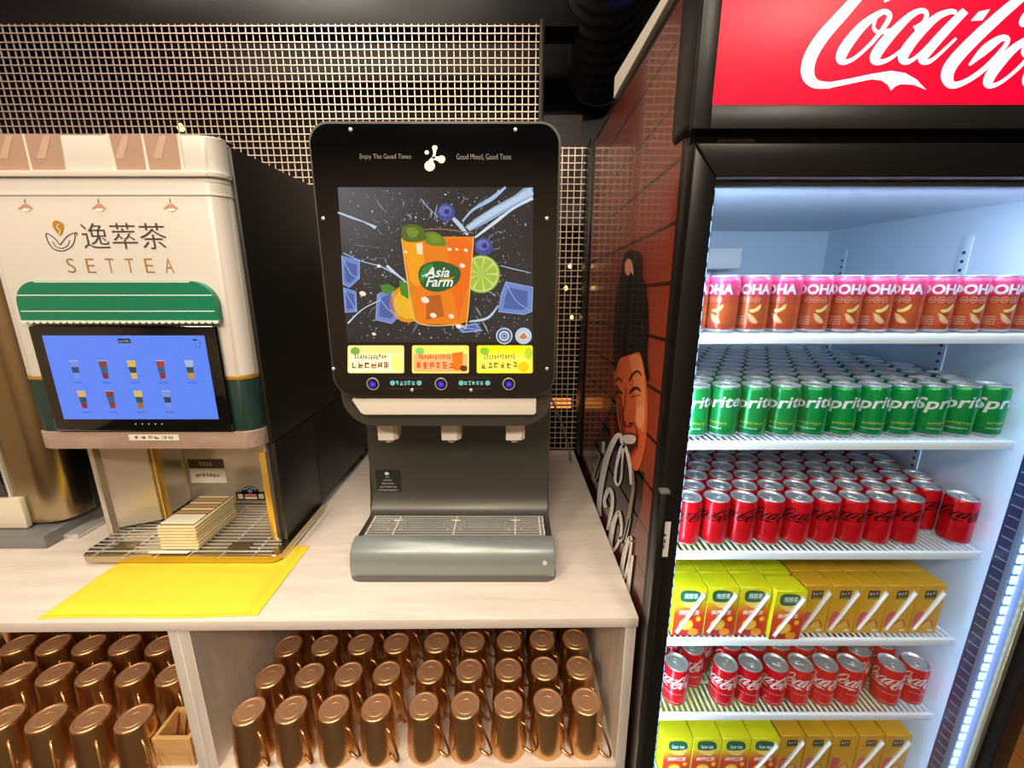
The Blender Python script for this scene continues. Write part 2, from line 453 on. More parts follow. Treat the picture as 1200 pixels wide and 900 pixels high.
# duct under the ceiling
dt = thing('air_duct', 'black ribbed flexible air duct hanging under the ceiling above the cooler', 'duct', (.3, 1.6, 2.33))
p0, p1 = Vector((.04, .25, -.03)), Vector((-.16, -1.05, .16))
M_DUCT = mat('black_duct_foil', (66, 64, 66), .4, metal=.3, var=.2)
path, rad = [], []
for i in range(97):
    t_ = i / 96; path.append(p0.lerp(p1, t_)); rad.append(.115 + (.006 if i % 4 < 2 else 0))
ob('tube', tube(B(), path, rad, 28), M_DUCT, dt, 50)
ob('end_collar', tube(B(), [p0 + Vector((.003, .03, 0)), p0], .125, 28), M_BLACK, dt, 50)
for k in (.2, .55):
    c = p0.lerp(p1, k)
    ob('hanger_strap', box(B(), c.x - .012, c.x + .012, c.y - .002, c.y + .002, c.z + .1, .42), M_BLACK, dt)

# ------------------------------------------------------------------ counter
CT = .90                                         # counter top height
FY = .658                                        # counter front edge
TURN = Matrix.Translation((.237, FY, 0)) @ Matrix.Rotation(R(.6), 4, 'Z') @ Matrix.Translation((-.237, -FY, 0))   # the counter stands a touch askew
wt = tag(pbox('worktop', M_WOOD, None, -1.95, .237, FY, 1.462, CT - .021, CT, .0012), 'pale grey wood-grain worktop carrying the drink machines', 'worktop')
wt.matrix_world = TURN
SHF = .532                                        # shelf the mugs stand on
def cabinet(x0, x1, label):
    t = thing('shelf_cabinet', label, 'cabinet', ((x0 + x1) / 2, 0, 0))
    def b(n, a0, a1, y0, y1, z0, z1, m=M_WOODV):
        return pbox(n, m, t, a0 - t.location.x, a1 - t.location.x, y0, y1, z0, z1, .001, 1)
    b('side_panel', x0, x0 + .02, FY + .006, 1.40, 0, CT - .0215)
    b('side_panel', x1 - .02, x1, FY + .006, 1.40, 0, CT - .0215)
    b('back_panel', x0 + .02, x1 - .02, 1.385, 1.40, .06, CT - .0215)
    b('shelf_board', x0 + .02, x1 - .02, FY + .001, 1.385, SHF - .02, SHF, M_WOOD)
    b('bottom_board', x0 + .02, x1 - .02, FY + .01, 1.385, .06, .08, M_WOOD)
    b('plinth', x0 + .02, x1 - .02, FY + .06, FY + .075, 0, .06, M_BLACK)
    t.matrix_world = TURN @ Matrix.Translation(t.location)
    return t
cabinet(-.6265, .236, 'pale wood open shelf cabinet under the juice dispenser, full of copper mugs')
cabinet(-1.90, -.627, 'pale wood open shelf cabinet under the tea machine, with mugs and pine box')

# ------------------------------------------------------------------ mugs (upside down)
MUGH = .104
mug0 = thing('copper_mug', '', 'mug')
prof = [(.0370, .0), (.0390, .0), (.0392, .003), (.0386, .02), (.0362, .05), (.0340, .08), (.0328, .097), (.0322, .1015), (.0310, .1034), (.0300, .1040)]
disc = [(.0300, .1040), (.0268, .1040), (.0260, .1030), (.0205, .1028), (.0200, .1032), (.0120, .1032), (.0115, .1029), (0, .1029)]
prof = [(r_, z_ * 1.075) for r_, z_ in prof]
ob('base_disc', lathe(B(), [(r_, z_ * 1.075) for r_, z_ in disc], 36), M_COPPERD, mug0, 32)
ob('body', lathe(B(), prof, 36), M_COPPER, mug0, 32)
ob('inner_wall', lathe(B(), [(.0370, 0), (.0345, .05), (.031, .095), (0, .097)], 24), M_STEEL, mug0, 40)
hp = spline([(.0345, 0, .078), (.040, 0, .0765), (.050, 0, .062), (.060, 0, .042), (.0645, 0, .026), (.061, 0, .014), (.052, 0, .0105), (.040, 0, .0125)], 5)
ob('handle', tube(B(), hp, .0031, 8, flat=.75), M_COPPER, mug0, 60)
first = [True]
def place_mug(x, y, label, group, ang):
    if first[0]: t = mug0; first[0] = False
    else: t = copy_tree(mug0)
    t.location = (x, y, SHF + .0003); t.rotation_euler = (0, 0, R(ang)); t['label'] = label; t['group'] = group
ORD = ['first', 'second', 'third', 'fourth', 'fifth', 'sixth', 'seventh', 'eighth', 'ninth', 'tenth', 'eleventh', 'twelfth']
XR = [-.548, -.460, -.372, -.285, -.187, -.0975, -.008, .0755, .157]
YR = [.703, .783, .863, .944, 1.025, 1.107, 1.19]
for j, y in enumerate(YR):
    for k, x in enumerate(XR):
        place_mug(x + random.uniform(-.001, .001), y + .03 * (x + .05) + random.uniform(-.0008, .0008),
                  ('upside-down copper mug under the juice dispenser, %s from the divider, %s row back' % (ORD[k], ORD[j])) if j < 4 else 'upside-down copper mug under the juice dispenser, deep in the rear rows',
                  'copper mugs under the juice dispenser', random.uniform(-40, -26) - (16 if k == 8 else 0))
XL = [-.772, -.862, -.952, -1.040, -1.128, -1.216, -1.304]
for j, y in enumerate(YR[:6]):
    for k, x in enumerate(XL):
        place_mug(x + random.uniform(-.001, .001), y - (.030, .010, .011, .011, .011, .011)[j] + random.uniform(-.0008, .0008),
                  ('upside-down copper mug under the tea machine, %s from the divider, %s row back' % (ORD[k], ORD[j])) if j < 3 else 'upside-down copper mug under the tea machine, deep in the rear rows',
                  'copper mugs under the tea machine', random.uniform(-46, -34))
# pine box among the mugs
bx = thing('pine_box', 'small open pine wood box standing beside the mugs under the tea machine', 'box', (-.684, .660, SHF + .0003))
for n_, a in (('side', (-.052, -.044, 0, .068, 0, .072)), ('side', (.018, .026, 0, .068, 0, .072)), ('front', (-.044, .018, 0, .008, 0, .072)), ('back', (-.044, .018, .060, .068, 0, .072)), ('bottom', (-.044, .018, .008, .060, 0, .006))):
    pbox(n_, M_BOX, bx, *a, .0008, 1)
for k in range(3):
    sp_ = thing('stirring_spoon', 'copper stirring spoon lying in the small pine box', 'spoon', (-.716 + k * .018, .69, SHF + .012), 0, 'spoons in the pine box')
    ob('stem', tube(B(), [(0, 0, 0), (0, .008, .03), (0, .020, .064)], .0024, 6), M_COPPER, sp_, 60)
    ob('bowl', lathe(B(), [(0, -.002), (.007, 0), (.009, .003), (.007, .002), (0, 0)], 12, (0, .0, .001)), M_COPPER, sp_, 60)

# ------------------------------------------------------------------ yellow cloth
def cloth():
    zt = CT + .0012
    A, Bq, Cq, D = on_z(36, 731, zt), on_z(301, 722, zt), on_z(357, 640, zt), on_z(176, 634, zt)
    A.y = FY - .004; Bq.y = FY + .004
    bm = B(); N, K = 36, 20
    def P(u, v, k):
        p = A.lerp(Bq, u).lerp(D.lerp(Cq, u), v)
        edge = min(1, min(u, 1 - u, v, 1 - v) * 10)
        wv = .0006 * math.sin(u * 9 + v * 4) + .0005 * math.sin(v * 13 - u * 3)
        p.y += .004 * math.sin(u * 7) * (1 - v) * .5
        hs = 1 - .62 * min(1, max(0, (p.y - .772) / .03))
        if k == 1: p.x += (.012 * v) * (u > .9); p.z += (.0046 * (edge ** .35) + wv * edge + .0006) * hs
        return p
    lay = []
    for k in (0, 1):
        lay.append([[bm.verts.new(P(i / N, j / K, k)) for j in range(K + 1)] for i in range(N + 1)])
    for k in (0, 1):
        for i in range(N):
            for j in range(K):
                f = (lay[k][i][j], lay[k][i + 1][j], lay[k][i + 1][j + 1], lay[k][i][j + 1])
                bm.faces.new(f if k else f[::-1])
    for i in range(N):
        for j in (0, K): bm.faces.new((lay[0][i][j], lay[0][i + 1][j], lay[1][i + 1][j], lay[1][i][j]))
    for j in range(K):
        for i in (0, N): bm.faces.new((lay[0][i][j], lay[0][i][j + 1], lay[1][i][j + 1], lay[1][i][j]))
    bmesh.ops.recalc_face_normals(bm, faces=bm.faces)
    t = thing('cleaning_cloth', 'folded yellow cleaning cloth lying on the worktop before the tea machine', 'cloth')
    ob('lower_layer', bm, M_CLOTH, t, 50)
    # upper folded layer, a little narrower, its edge showing on the right
    bm = B(); vs = []
    for i in range(N + 1):
        row = []
        for j in range(K + 1):
            p = P(.012 + .945 * i / N, .015 + .97 * j / K, 1); hs = 1 - .62 * min(1, max(0, (p.y - .772) / .03)); p.z += (.0050 + .0012 * math.sin(i * .5) * (j / K) * .5) * hs
            if i in (0, N) or j in (0, K): p.z -= .0046 * hs
            row.append(bm.verts.new(p))
        vs.append(row)
    for i in range(N):
        for j in range(K): bm.faces.new((vs[i][j], vs[i + 1][j], vs[i + 1][j + 1], vs[i][j + 1]))
    ob('folded_layer', bm, M_CLOTH, t, 50)
cloth()

# ------------------------------------------------------------------ tea machine
TF = .83                                          # front of the facade
TX0, TX1 = -1.0, -.532
tm = thing('tea_machine', 'white and green tea vending machine with blue touchscreen on the worktop', 'drink machine')
def part(n, m, *a, bev=.002, parent=None): return pbox(n, m, parent or tm, *a, bev)
part('cabinet', M_SIDE, TX0 + .004, TX1 + .008, .8645, 1.44, 1.166, 1.755, bev=.004)
LX0, LX1 = TX0 + .028, TX1 + .018
part('rear_cabinet', M_SIDE, LX0 + .004, TX1 + .010, 1.045, 1.44, .925, 1.1649, bev=.003)
part('side_panel', M_SIDE, TX1 - .006, TX1 + .010, .865, 1.0449, .925, 1.1649, bev=.003)
part('side_panel', M_SIDE, LX0 + .004, LX0 + .018, .90, 1.0449, .925, 1.1649, bev=.003)
for fx in (LX0 + .05, LX1 - .03):
    for fy in (1.06, 1.4): ob('foot', lathe(B(), [(0, 0), (.014, 0), (.014, .024), (0, .024)], 12, (fx, fy, CT + .0005)), M_BLACK, tm, 40)
def fac(z0, z1, y0, y1, r, n, m, x0=TX0, x1=TX1, bev=.0015):
    pts = rrect(x0, x1, y0, y1, [r, r, .001, .001], 8)
    return ob(n, prism(B(), pts, lambda a, b: (a, b, z0), lambda a, b: (a, b, z1), bev, 1), m, tm, 40)
zc = lambda py: on_y(150, py, TF).z
fac(zc(441), zc(214), TF, .864, .03, 'front_fascia', M_FACADE)
fac(zc(200), zc(157), TF + .006, .864, .03, 'roof_fascia', M_FACADE)
fac(zc(207), zc(200.3), TF - .004, .864, .03, 'cornice', M_FACADE, TX0 - .003, TX1 + .003)
fac(zc(213.7), zc(207.3), TF + .002, .864, .03, 'cornice', M_FACADE)
fac(zc(229), zc(226.5), TF - .002, .864, .03, 'moulding', M_FACADE, TX0 - .0015, TX1 + .0015, .0005)
fac(zc(445), zc(441), TF - .0008, .864, .03, 'gold_line', mat('gold_line', (200, 150, 50), .35, metal=.4), TX0, TX1, .0004)
fac(zc(505), zc(445.2), TF, .864, .03, 'lower_fascia', mat('dark_green_fascia', (32, 58, 52), .38))
fac(zc(525), zc(505.2), TF - .004, .8642, .03, 'lower_lip', M_LIP)
# skylight windows printed on the roof fascia
for fr_, panes, glints in (([(0, 157), (70, 157), (78, 200), (0, 200)], ([(-8, 157), (26, 157), (36, 200), (-8, 200)], [(29, 157), (70, 157), (77, 199), (39, 199)]), (8, 52)),
                          ([(123, 157), (211, 157), (217, 200), (133, 200)], ([(128, 157), (165, 157), (172, 199), (138, 199)], [(168, 157), (207, 157), (213, 199), (176, 199)]), (144, 188))):
    a = Art(); a.poly(fr_, (222, 214, 196), 1)
    for q in panes: a.poly(q, (176, 142, 120), 2)
    for x in glints: a.poly([(x, 159), (x + 8, 159), (x + 2, 186), (x - 8, 186)], (196, 164, 142), 3)
    a.build('skylight_print', pix_y(TF + .006), PRINT, tm)
# lamps, emblem and lettering on the fascia
a = Art()
for cx in (31, 117, 201):
    a.stroke([(cx - 2, 233), (cx - 1, 238)], 1.2, (150, 110, 90), 1, smooth=False)
    a.poly([(cx - 3, 239), (cx + 2, 239), (cx + 9, 245), (cx - 10, 245)], (196, 150, 128), 1)
    a.ell(cx, 246, 5, 1.8, (255, 244, 214), 2, 12)
DK, GD = (70, 62, 54), (182, 128, 34)
a.poly(spline([(67, 258.5), (74, 262), (75, 268), (71, 276), (65, 270), (62, 264), (63, 260)], 4, True), GD, 1)
a.stroke([(70, 262), (67, 266), (71, 270), (70, 275)], .9, (240, 226, 190), 2)
a.stroke([(71, 287), (64, 279), (54.5, 273.5), (57, 284), (64, 292), (74, 294), (84, 289), (88, 280), (87, 273.5), (79, 277), (71, 287)], 1.1, DK, 1)
a.stroke([(87, 273.5), (90, 272.5), (90.5, 276)], 1.1, DK, 1)
a.stroke([(62, 283), (66, 289), (73, 291), (80, 287), (82, 281)], .9, DK, 1)
a.build('emblem_print', pix_y(TF), PRINT, tm)
a = Art()
a.text('逸萃茶', -.8055, 1.5695, .0465, DK, 1, bold=-.006, width=.158)
a.build('lettering', flat_y(TF), PRINT, tm)
a = Art()
for i, ch in enumerate('SETTEA'):
    a.text(ch, -.839 + i * .0372, 1.5265, .0262, (172, 118, 52) if i else (150, 112, 76), 1, bold=-.012, width=.0158, align='c')
a.build('lettering', flat_y(TF), PRINT, tm)
# awning: bowed green panel with white stripes and a scalloped hem
AX0, AX1, AZ0, AZ1 = -.948, -.566, on_y(150, 377, TF).z, on_y(150, 329.5, TF).z
aw = ob('awning', prism(B(), rrect(AX0, AX1, AZ0, AZ1, [.002, .002, .045, .045], 10), xz(TF - .013), xz(TF - .0002), .006, 3), mat('green_awning', (0, 122, 88), .3, coat=.3, var=.1, scale=4), tm, 50)
a = Art()
for zz, ins in ((AZ1 - .0015, .04), (AZ1 - .026, .001), (AZ1 - .056, .001)): a.rect(AX0 + .004 + ins, AX1 - .004 - ins, zz - .0009, zz + .0009, (232, 240, 230), 1)
a.build('stripe', flat_y(TF - .013), PRINT, aw)
bm = B(); nsc = 30
for i in range(nsc):
    cx = AX0 + (AX1 - AX0) * (i + .5) / nsc
    pts = [(cx + .0066 * math.cos(R(180 + 180 * k / 6)), AZ0 + .0035 + .006 * math.sin(R(180 + 180 * k / 6))) for k in range(7)]
    prism(bm, pts, xz(TF - .0145), xz(TF - .003))
ob('scalloped_hem', bm, mat('hem_white', (226, 232, 220), .5), aw)
# touchscreen
part('screen_bezel', M_BLACKGLOSS, -.943, -.577, TF - .012, TF - .0003, 1.2085, 1.4275, bev=.006)
a = Art()
DX0, DX1, DZ0, DZ1 = -.9165, -.600, 1.2365, 1.408
a.rect(DX0, DX1, DZ0, DZ1, (96, 140, 255), 0)
W_, H_ = DX1 - DX0, DZ1 - DZ0
def dp(u, v): return (DX0 + u * W_, DZ1 - v * H_)
x, z = dp(.463, .035); a.rect(x, x + .024, z - .009, z, (20, 26, 44), 1); a.marks(x + .002, x + .022, z - .007, z - .003, 6, (190, 190, 200), 2, 3)
x, z = dp(.945, .08); a.stroke([(x - .005, z + .006), (x + .006, z + .004), (x + .006, z - .007), (x - .005, z - .009)], .0008, (50, 70, 140), 1); a.rect(x - .006, x + .001, z + .004, z + .007, (16, 22, 44), 1)
cols = [((120, 150, 230), (40, 70, 110), (120, 150, 235)), ((140, 60, 60), (40, 100, 130), (130, 40, 44)), ((226, 190, 70), (34, 60, 76), (226, 186, 90)), ((170, 60, 60), (40, 100, 130), (150, 40, 40)), ((170, 190, 220), (34, 80, 90), (210, 150, 30)),
        ((226, 180, 110), (34, 80, 100), (150, 30, 60)), ((140, 50, 50), (40, 100, 130), (150, 50, 40)), ((226, 190, 80), (34, 80, 100), (160, 110, 40)), ((130, 150, 225), (34, 60, 90), (120, 150, 230))]
for i, cc in enumerate(cols):
    k, row = i % 5, i // 5
    u = .155 + .18 * k; v = .40 + .36 * row
    x, z = dp(u, v); hh = .018
    for j, c in enumerate(cc):
        za, zb = z + hh - j * hh * .66, z + hh - (j + 1) * hh * .66
        wa, wb = .0085 - j * .0011, .0085 - (j + 1) * .0011
        a.poly([(x - wa, za), (x + wa, za), (x + wb, zb), (x - wb, zb)], c, 1)
    a.rect(x - .009, x + .009, z + hh, z + hh + .0012, (200, 205, 225), 1)
    a.marks(x - .009, x + .009, z - hh - .0095, z - hh - .0065, 5, (40, 60, 120), 1, i)
a.build('display', flat_y(TF - .012), SCREEN, tm)
a = Art()
for i in range(5): a.ell(-.772 + i * .0135, 1.2262, .0013, .0013, (220, 225, 235), 1, 8)
a.build('touch_keys', flat_y(TF - .012), SCREEN, tm)
a = Art(); q0, q1 = on_y(152, 516, TF - .004), on_y(209, 509, TF - .004)
a.rect(q0.x, q1.x, q0.z, q1.z, (232, 226, 206), 0); a.marks(q0.x + .01, q1.x - .008, q0.z + .0035, q1.z - .0035, 6, (110, 110, 100), 1, 5)
a.build('lip_label', flat_y(TF - .004), PRINT, tm)
# cup bay
BZ0, BZ1 = .935, 1.1645
part('bay_back', M_STEEL, LX0 + .02, TX1 - .008, 1.030, 1.0445, .925, 1.164, bev=.001)
part('bay_side', M_STEEL, LX0 + .0185, LX0 + .030, .880, 1.0295, .925, 1.164, bev=.001)
part('bay_side', M_STEEL, TX1 - .020, TX1 - .0065, .858, 1.0295, .925, 1.164, bev=.001)
bm = B(); prism(bm, [(LX0 + .0305, .895), (LX0 + .105, .93), (LX0 + .105, 1.029), (LX0 + .0305, 1.029)], lambda a, b: (a, b, .936), lambda a, b: (a, b, 1.164), .002, 1); ob('cup_chute_cover', bm, M_STEEL, tm, 30)
part('chute_edge', mat('warm_edge_strip', (226, 186, 90), .3, metal=.7), LX0 + .1055, LX0 + .113, .935, .955, .936, 1.164, bev=.002)
part('edge_strip', mat('warm_edge_strip', (226, 186, 90), .3, metal=.7), TX1 - .0205, TX1 - .0065, .853, .858, .936, 1.15, bev=.001)
part('nozzle_block', M_BLACK, LX0 + .19, LX1 - .10, .91, .985, 1.135, 1.1645, bev=.004)
# drip tray
tray = rrect(LX0 + .018, TX1 + .020, .806, 1.029, [.022, .022, .002, .002], 6)
ob('drip_tray', prism(B(), tray, lambda a, b: (a, b, .908), lambda a, b: (a, b, .9245), .002, 1), mat('tray_warm_steel', (200, 186, 150), .25, metal=1), tm, 40)
bm = B()
sl = mesh_of('slat', box(B(), -.208, .204, -.0017, .0017, -.0014, .0014), M_STEELB)
for i in range(16): inst('slat', sl, tm, ((LX0 + LX1) / 2 + .006, .818 + i * .0130, .9285))
cb = mesh_of('cross_bar', box(B(), -.0015, .0015, -.11, .11, -.0013, .0013), M_STEELB)
for i in range(7): inst('cross_bar', cb, tm, (LX0 + .055 + i * .07, .908, .9262))
for x in (LX0 + .10, LX1 - .10): part('locator_plate', mat('brown_plate', (110, 92, 66), .4, metal=.5), x - .024, x + .024, .825, .850, .9275, .9305, bev=.0005)
part('front_foot', M_BLACK, LX0 + .06, LX0 + .085, .86, .885, CT + .0005, .908, bev=.001)
part('front_foot', M_BLACK, LX1 - .07, LX1 - .045, .86, .885, CT + .0068, .908, bev=.001)
part('tray_sticker', mat('white_sticker', (230, 230, 225), .5), -.80, -.712, .8075, .8165, .9301, .9309, bev=0)
# stickers in the bay
a = Art(); q = on_y(243, 552, 1.03)
a.rect(q.x - .047, q.x + .047, q.z - .034, q.z + .034, (226, 220, 200), 0); a.rect(q.x - .047, q.x + .047, q.z + .008, q.z + .034, (70, 52, 40), 1)
a.marks(q.x - .018, q.x + .018, q.z + .014, q.z + .028, 4, (226, 200, 150), 2, 9); a.marks(q.x - .032, q.x + .032, q.z - .018, q.z - .006, 7, (70, 64, 54), 2, 10)
a.build('notice_card', flat_y(1.03), PRINT, tm)
a = Art(); q = on_y(294, 580, 1.03)
a.rect(q.x - .040, q.x + .040, q.z - .016, q.z + .010, (44, 34, 28), 0); a.ell(q.x, q.z + .008, .024, .018, (44, 34, 28), 0, 20)
a.ell(q.x, q.z + .012, .006, .006, (90, 110, 190), 1, 12); a.rect(q.x - .016, q.x + .016, q.z - .003, q.z + .003, (190, 110, 90), 1); a.rect(q.x - .016, q.x + .016, q.z - .012, q.z - .005, (214, 200, 180), 1)
for s_ in (-1, 1): a.rect(q.x + s_ * .028 - .007, q.x + s_ * .028 + .007, q.z - .011, q.z + .003, (190, 180, 160), 1)
for k in range(-2, 3): a.ell(q.x + k * .007, q.z + .022 - abs(k) * .002, .002, .002, (214, 200, 170), 1, 8)
a.build('arched_sticker', flat_y(1.03), PRINT, tm)
# slatted cup stand: stacked pieces
bot, topz = on_z(207, 632, .931), 1
cw = .084
cx_, cy_ = -.738, .820
M_CARD = mat('cream_card', (228, 214, 170), .6); M_CARD2 = mat('dark_gap_card', (120, 104, 74), .6)
cs = None
for k in range(8):
    c = tag(pbox('coaster', M_CARD, None, cx_ - cw / 2 + random.uniform(-.001, .001), cx_ + cw / 2 + random.uniform(-.001, .001), cy_, cy_ + .135, .9312 + k * .0075, .9312 + k * .0075 + .0050, .001),
            'cream coaster stacked on the tea machine drip tray, %s from the bottom' % ORD[k], 'coaster', 'coasters on the drip tray')
    pbox('backing', M_CARD2, c, cx_ - cw / 2 + .004, cx_ + cw / 2 - .004, cy_ + .004, cy_ + .131, .9312 + k * .0075 + .0050, .9312 + k * .0075 + .00749, 0)
    if k == 7:
        a = Art()
        a.rect(cx_ - .038, cx_ + .038, cy_ + .005, cy_ + .045, (236, 230, 206), 0)
        for i in range(6): a.rect(cx_ - .038, cx_ + .038, cy_ + .05 + i * .014, cy_ + .059 + i * .014, [(200, 140, 96), (222, 206, 160)][i % 2], 0)
        a.build('print', lambda u, v, h: (u, v, .9312 + 7 * .0075 + .0078), PRINT, c)

# ------------------------------------------------------------------ coffee machine at the far left
cm = thing('coffee_machine', 'black and chrome coffee machine standing left of the tea machine', 'drink machine', (-1.45, 0, 0))
def cp(n, m, *a, bev=.003):
    a = list(a); a[0] += 1.45 + .058; a[1] += 1.45 + .058; a[2] -= .05; a[3] -= .05
    return pbox(n, m, cm, *a, bev)
cp('body', M_SIDE, -1.80, -1.148, 1.03, 1.445, .935, 1.78, bev=.006)
pts = rrect(-.292, .376, .905, .9795, [.002, .055, .002, .002], 10)
ob('chrome_front', prism(B(), pts, lambda a, b: (a, b, .945), lambda a, b: (a, b, 1.76), .003, 2), mat('warm_chrome', (170, 154, 122), .22, metal=1, var=.06), cm, 40)
cp('dispensing_bay', M_BLACKGLOSS, -1.72, -1.245, .945, .956, 1.02, 1.30)
cp('bay_frame', M_STEELB, -1.245, -1.238, .948, .956, 1.0, 1.75, bev=.001)
cp('lower_panel', mat('warm_white_panel', (216, 206, 184), .35), -1.74, -1.215, .943, .956, .937, 1.015)
cp('base_tray', mat('grey_base_tray', (128, 128, 128), .4, metal=.3), -1.80, -1.15, .915, 1.10, .9005, .934, bev=.006)
cp('tray_grip', M_STEELB, -1.165, -1.115, .955, 1.03, .9006, .912, bev=.003)
for i in range(4): cp('vent_slot', M_BLACKGLOSS, -1.1479, -1.1465, 1.13 + .001, 1.20, .99 + i * .014, .998 + i * .014, bev=.0004)

# ------------------------------------------------------------------ juice dispenser
jd = thing('juice_dispenser', 'grey juice dispenser with three nozzles and a large advertising screen', 'drink machine')
def jp(n, m, *a, bev=.002): return pbox(n, m, jd, *a, bev)
JF = .765
JX0, JX1 = -.333, .078
# lower body: one side profile with a concave back and a rolled front
sp_pts = [(1.15, .906), (.772, .906), (.762, .912), (.760, .935), (.766, .958), (.780, .972), (.797, .9765), (.800, .9690), (.884, .9690), (.886, .982), (.892, .992), (.903, 1.006), (.908, 1.03), (.910, 1.10), (.910, 1.20), (.900, 1.24), (1.15, 1.24)]
JB0, JB1 = -.338, .090
ob('lower_body', prism(B(), sp_pts, lambda a, b: (JB0 + .004, a, b), lambda a, b: (JB1 - .004, a, b), .006, 3), M_GREY, jd, 40)
ob('base_front', prism(B(), [(.7585, .910), (.7565, .935), (.7625, .960), (.778, .9755), (.7985, .9800), (.7985, .912)], lambda a, b: (JB0, a, b), lambda a, b: (JB1, a, b), .004, 2), M_GREYL, jd, 40)
ob('base_foot', prism(B(), rrect(JB0 - .003, JB1 + .003, .754, 1.14, .02, 5), lambda a, b: (a, b, CT + .0005), lambda a, b: (a, b, .9105), .002, 1), mat('foot_grey', (92, 88, 84), .45), jd, 40)
ob('lock', lathe(B(), [(0, 0), (.005, 0), (.005, .003), (0, .003)], 14), M_STEELB, jd, 40).matrix_local = Matrix.Translation((.068, .7575, .945)) @ Matrix.Rotation(R(90), 4, 'X')
# drip grille
jp('drip_well', M_BLACKGLOSS, JB0 + .018, JB1 - .018, .801, .882, .969, .9715, bev=.0005)
gb = mesh_of('grille_bar', box(B(), -.196, .196, -.0016, .0016, -.0014, .0014), M_STEELB)
for i in range(9): inst('grille_bar', gb, jd, ((JB0 + JB1) / 2, .8045 + i * .0092, .9775))
gc = mesh_of('grille_cross_bar', box(B(), -.0014, .0014, -.038, .038, -.0014, .0014), M_STEELB)
for x in (-.319, -.26, -.128, .0072, .062, .071): inst('grille_cross_bar', gc, jd, (x, .8413, .9748))
for x in (-.26, -.128, .0072):
    ob('cup_ring', tube(B(), [(x + .024 * math.cos(R(t)), .8413 + .021 * math.sin(R(t)), .9792) for t in range(0, 360, 18)], .0012, 6, True), M_STEELB, jd, 60)
# head
hd = rrect(JX0, JX1, 1.232, 1.762, [.062, .062, .032, .032], 10)
ob('head', prism(B(), hd, xz(.790), xz(1.16), .012, 3), M_GREY, jd, 40)
hd2 = rrect(JX0 - .003, JX1 + .003, 1.298, 1.765, [.04, .04, .034, .034], 10)
ob('front_rim', prism(B(), hd2, xz(JF + .004), xz(.7899), .003, 2), M_GREY, jd, 40)
hd3 = rrect(JX0 + .001, JX1 - .001, 1.302, 1.760, [.038, .038, .031, .031], 10)
ob('front_panel', prism(B(), hd3, xz(JF), xz(JF + .0039), .0012, 2), M_BLACKGLOSS, jd, 40)
bar = [(-.306, 1.293), (.044, 1.293), (.047, 1.290), (.047, 1.262), (.042, 1.258), (-.287, 1.258), (-.294, 1.262), (-.309, 1.288)]
ob('cream_strip', prism(B(), bar, xz(.779), xz(.7899), .002, 2), M_CREAM, jd, 40)
for x in (-.2615, -.128, .0072):
    bm = B(); prism(bm, [(-.020, -.014), (.012, -.014), (.020, -.004), (.020, .02), (-.020, .02)], lambda a, b: (x + a, .845 + b, 1.184), lambda a, b: (x + a, .845 + b, 1.2319), .002, 1)
    nz_ = ob('nozzle', bm, M_CREAM, jd, 35)
    ob('spout', lathe(B(), [(0, 0), (.008, 0), (.009, .008), (0, .008)], 14, (x - .002, .85, 1.176)), M_CREAM, nz_, 40)
# screws
bm0 = mesh_of('screw', lathe(B(), [(0, 0), (.0032, 0), (.0032, .0012), (.002, .002), (0, .002)], 12), M_STEELB, 40)
for px, py in ((411, 152), (604, 152), (379, 256), (641, 256), (391, 432), (641, 432), (483, 457), (552, 457)):
    q = on_y(px, py, JF); o = inst('screw', bm0, jd); o.location = (q.x, JF - .0001, q.z); o.rotation_euler = (R(90), 0, 0)
# lettering and emblem above the screen
a = Art(); q0, q1 = on_y(422, 187, JF), on_y(482, 187, JF)
a.text('Enjoy The Good Times', q0.x, q0.z - .0012, .0095, (150, 150, 150), 1, bold=-.012, width=q1.x - q0.x)
q0, q1 = on_y(535, 187, JF), on_y(599, 187, JF)
a.text('Good Mood, Good Taste', q0.x, q0.z - .0012, .0095, (150, 150, 150), 1, bold=-.012, width=q1.x - q0.x)
a.build('slogan', flat_y(JF), PRINT, jd)
a = Art(); WH = (246, 244, 238)
zz = lambda pts: zo(350, 120, .3111, pts)
for pts, r in (((483, 189), 2.6), ((494, 240), 6.2), ((538, 215), 4.6), ((513, 172), 3.2)):
    (u, v), = zz([pts]); a.ell(u, v, r, r, WH, 1, 18)
for pts, wd in (([(494, 238), (507, 212), (538, 216)], [9, 4, 7]), ([(507, 212), (512, 195), (513, 172)], [4.5, 3, 5.5])): a.stroke(zz(pts), wd, WH, 3)
a.build('emblem', pix_y(JF), PRINT, jd)
# advertising screen
zz = lambda *pts: zo(390, 210, .2111, pts)
a = Art()
scr = zz((28, 45), (1112, 45), (1110, 905), (80, 905))
for i in range(40):
    for j in range(32):
        u0, u1, v0, v1 = i / 40, (i + 1) / 40, j / 32, (j + 1) / 32
        def bl(u, v):
            A_, B_, C_, D_ = [Vector(p) for p in scr]
            return tuple(A_.lerp(B_, u).lerp(D_.lerp(C_, u), v))
        k = 40 + 62 * max(0, 1 - math.hypot(u0, v0 * .9) * 1.6) + 6 * math.sin(u0 * 9 + v0 * 5) * math.sin(v0 * 7)
        a.add([bl(u0, v0), bl(u1, v0), bl(u1, v1), bl(u0, v1)], [(0, 1, 2, 3)], (k * 1.0, k * .97, k * 1.04), 0)
rnd = random.Random(3)
for _ in range(620):
    u, v = zz((rnd.uniform(90, 1100), rnd.uniform(55, 890)))[0]; r = rnd.choice((.3, .4, .5, .7, 1.0))
    g = rnd.uniform(110, 220); a.ell(u, v, r * rnd.uniform(.7, 1.6), r, (g * .92, g * .95, g), 1, 7, rnd.uniform(0, 180))
BLU = (150, 190, 235)
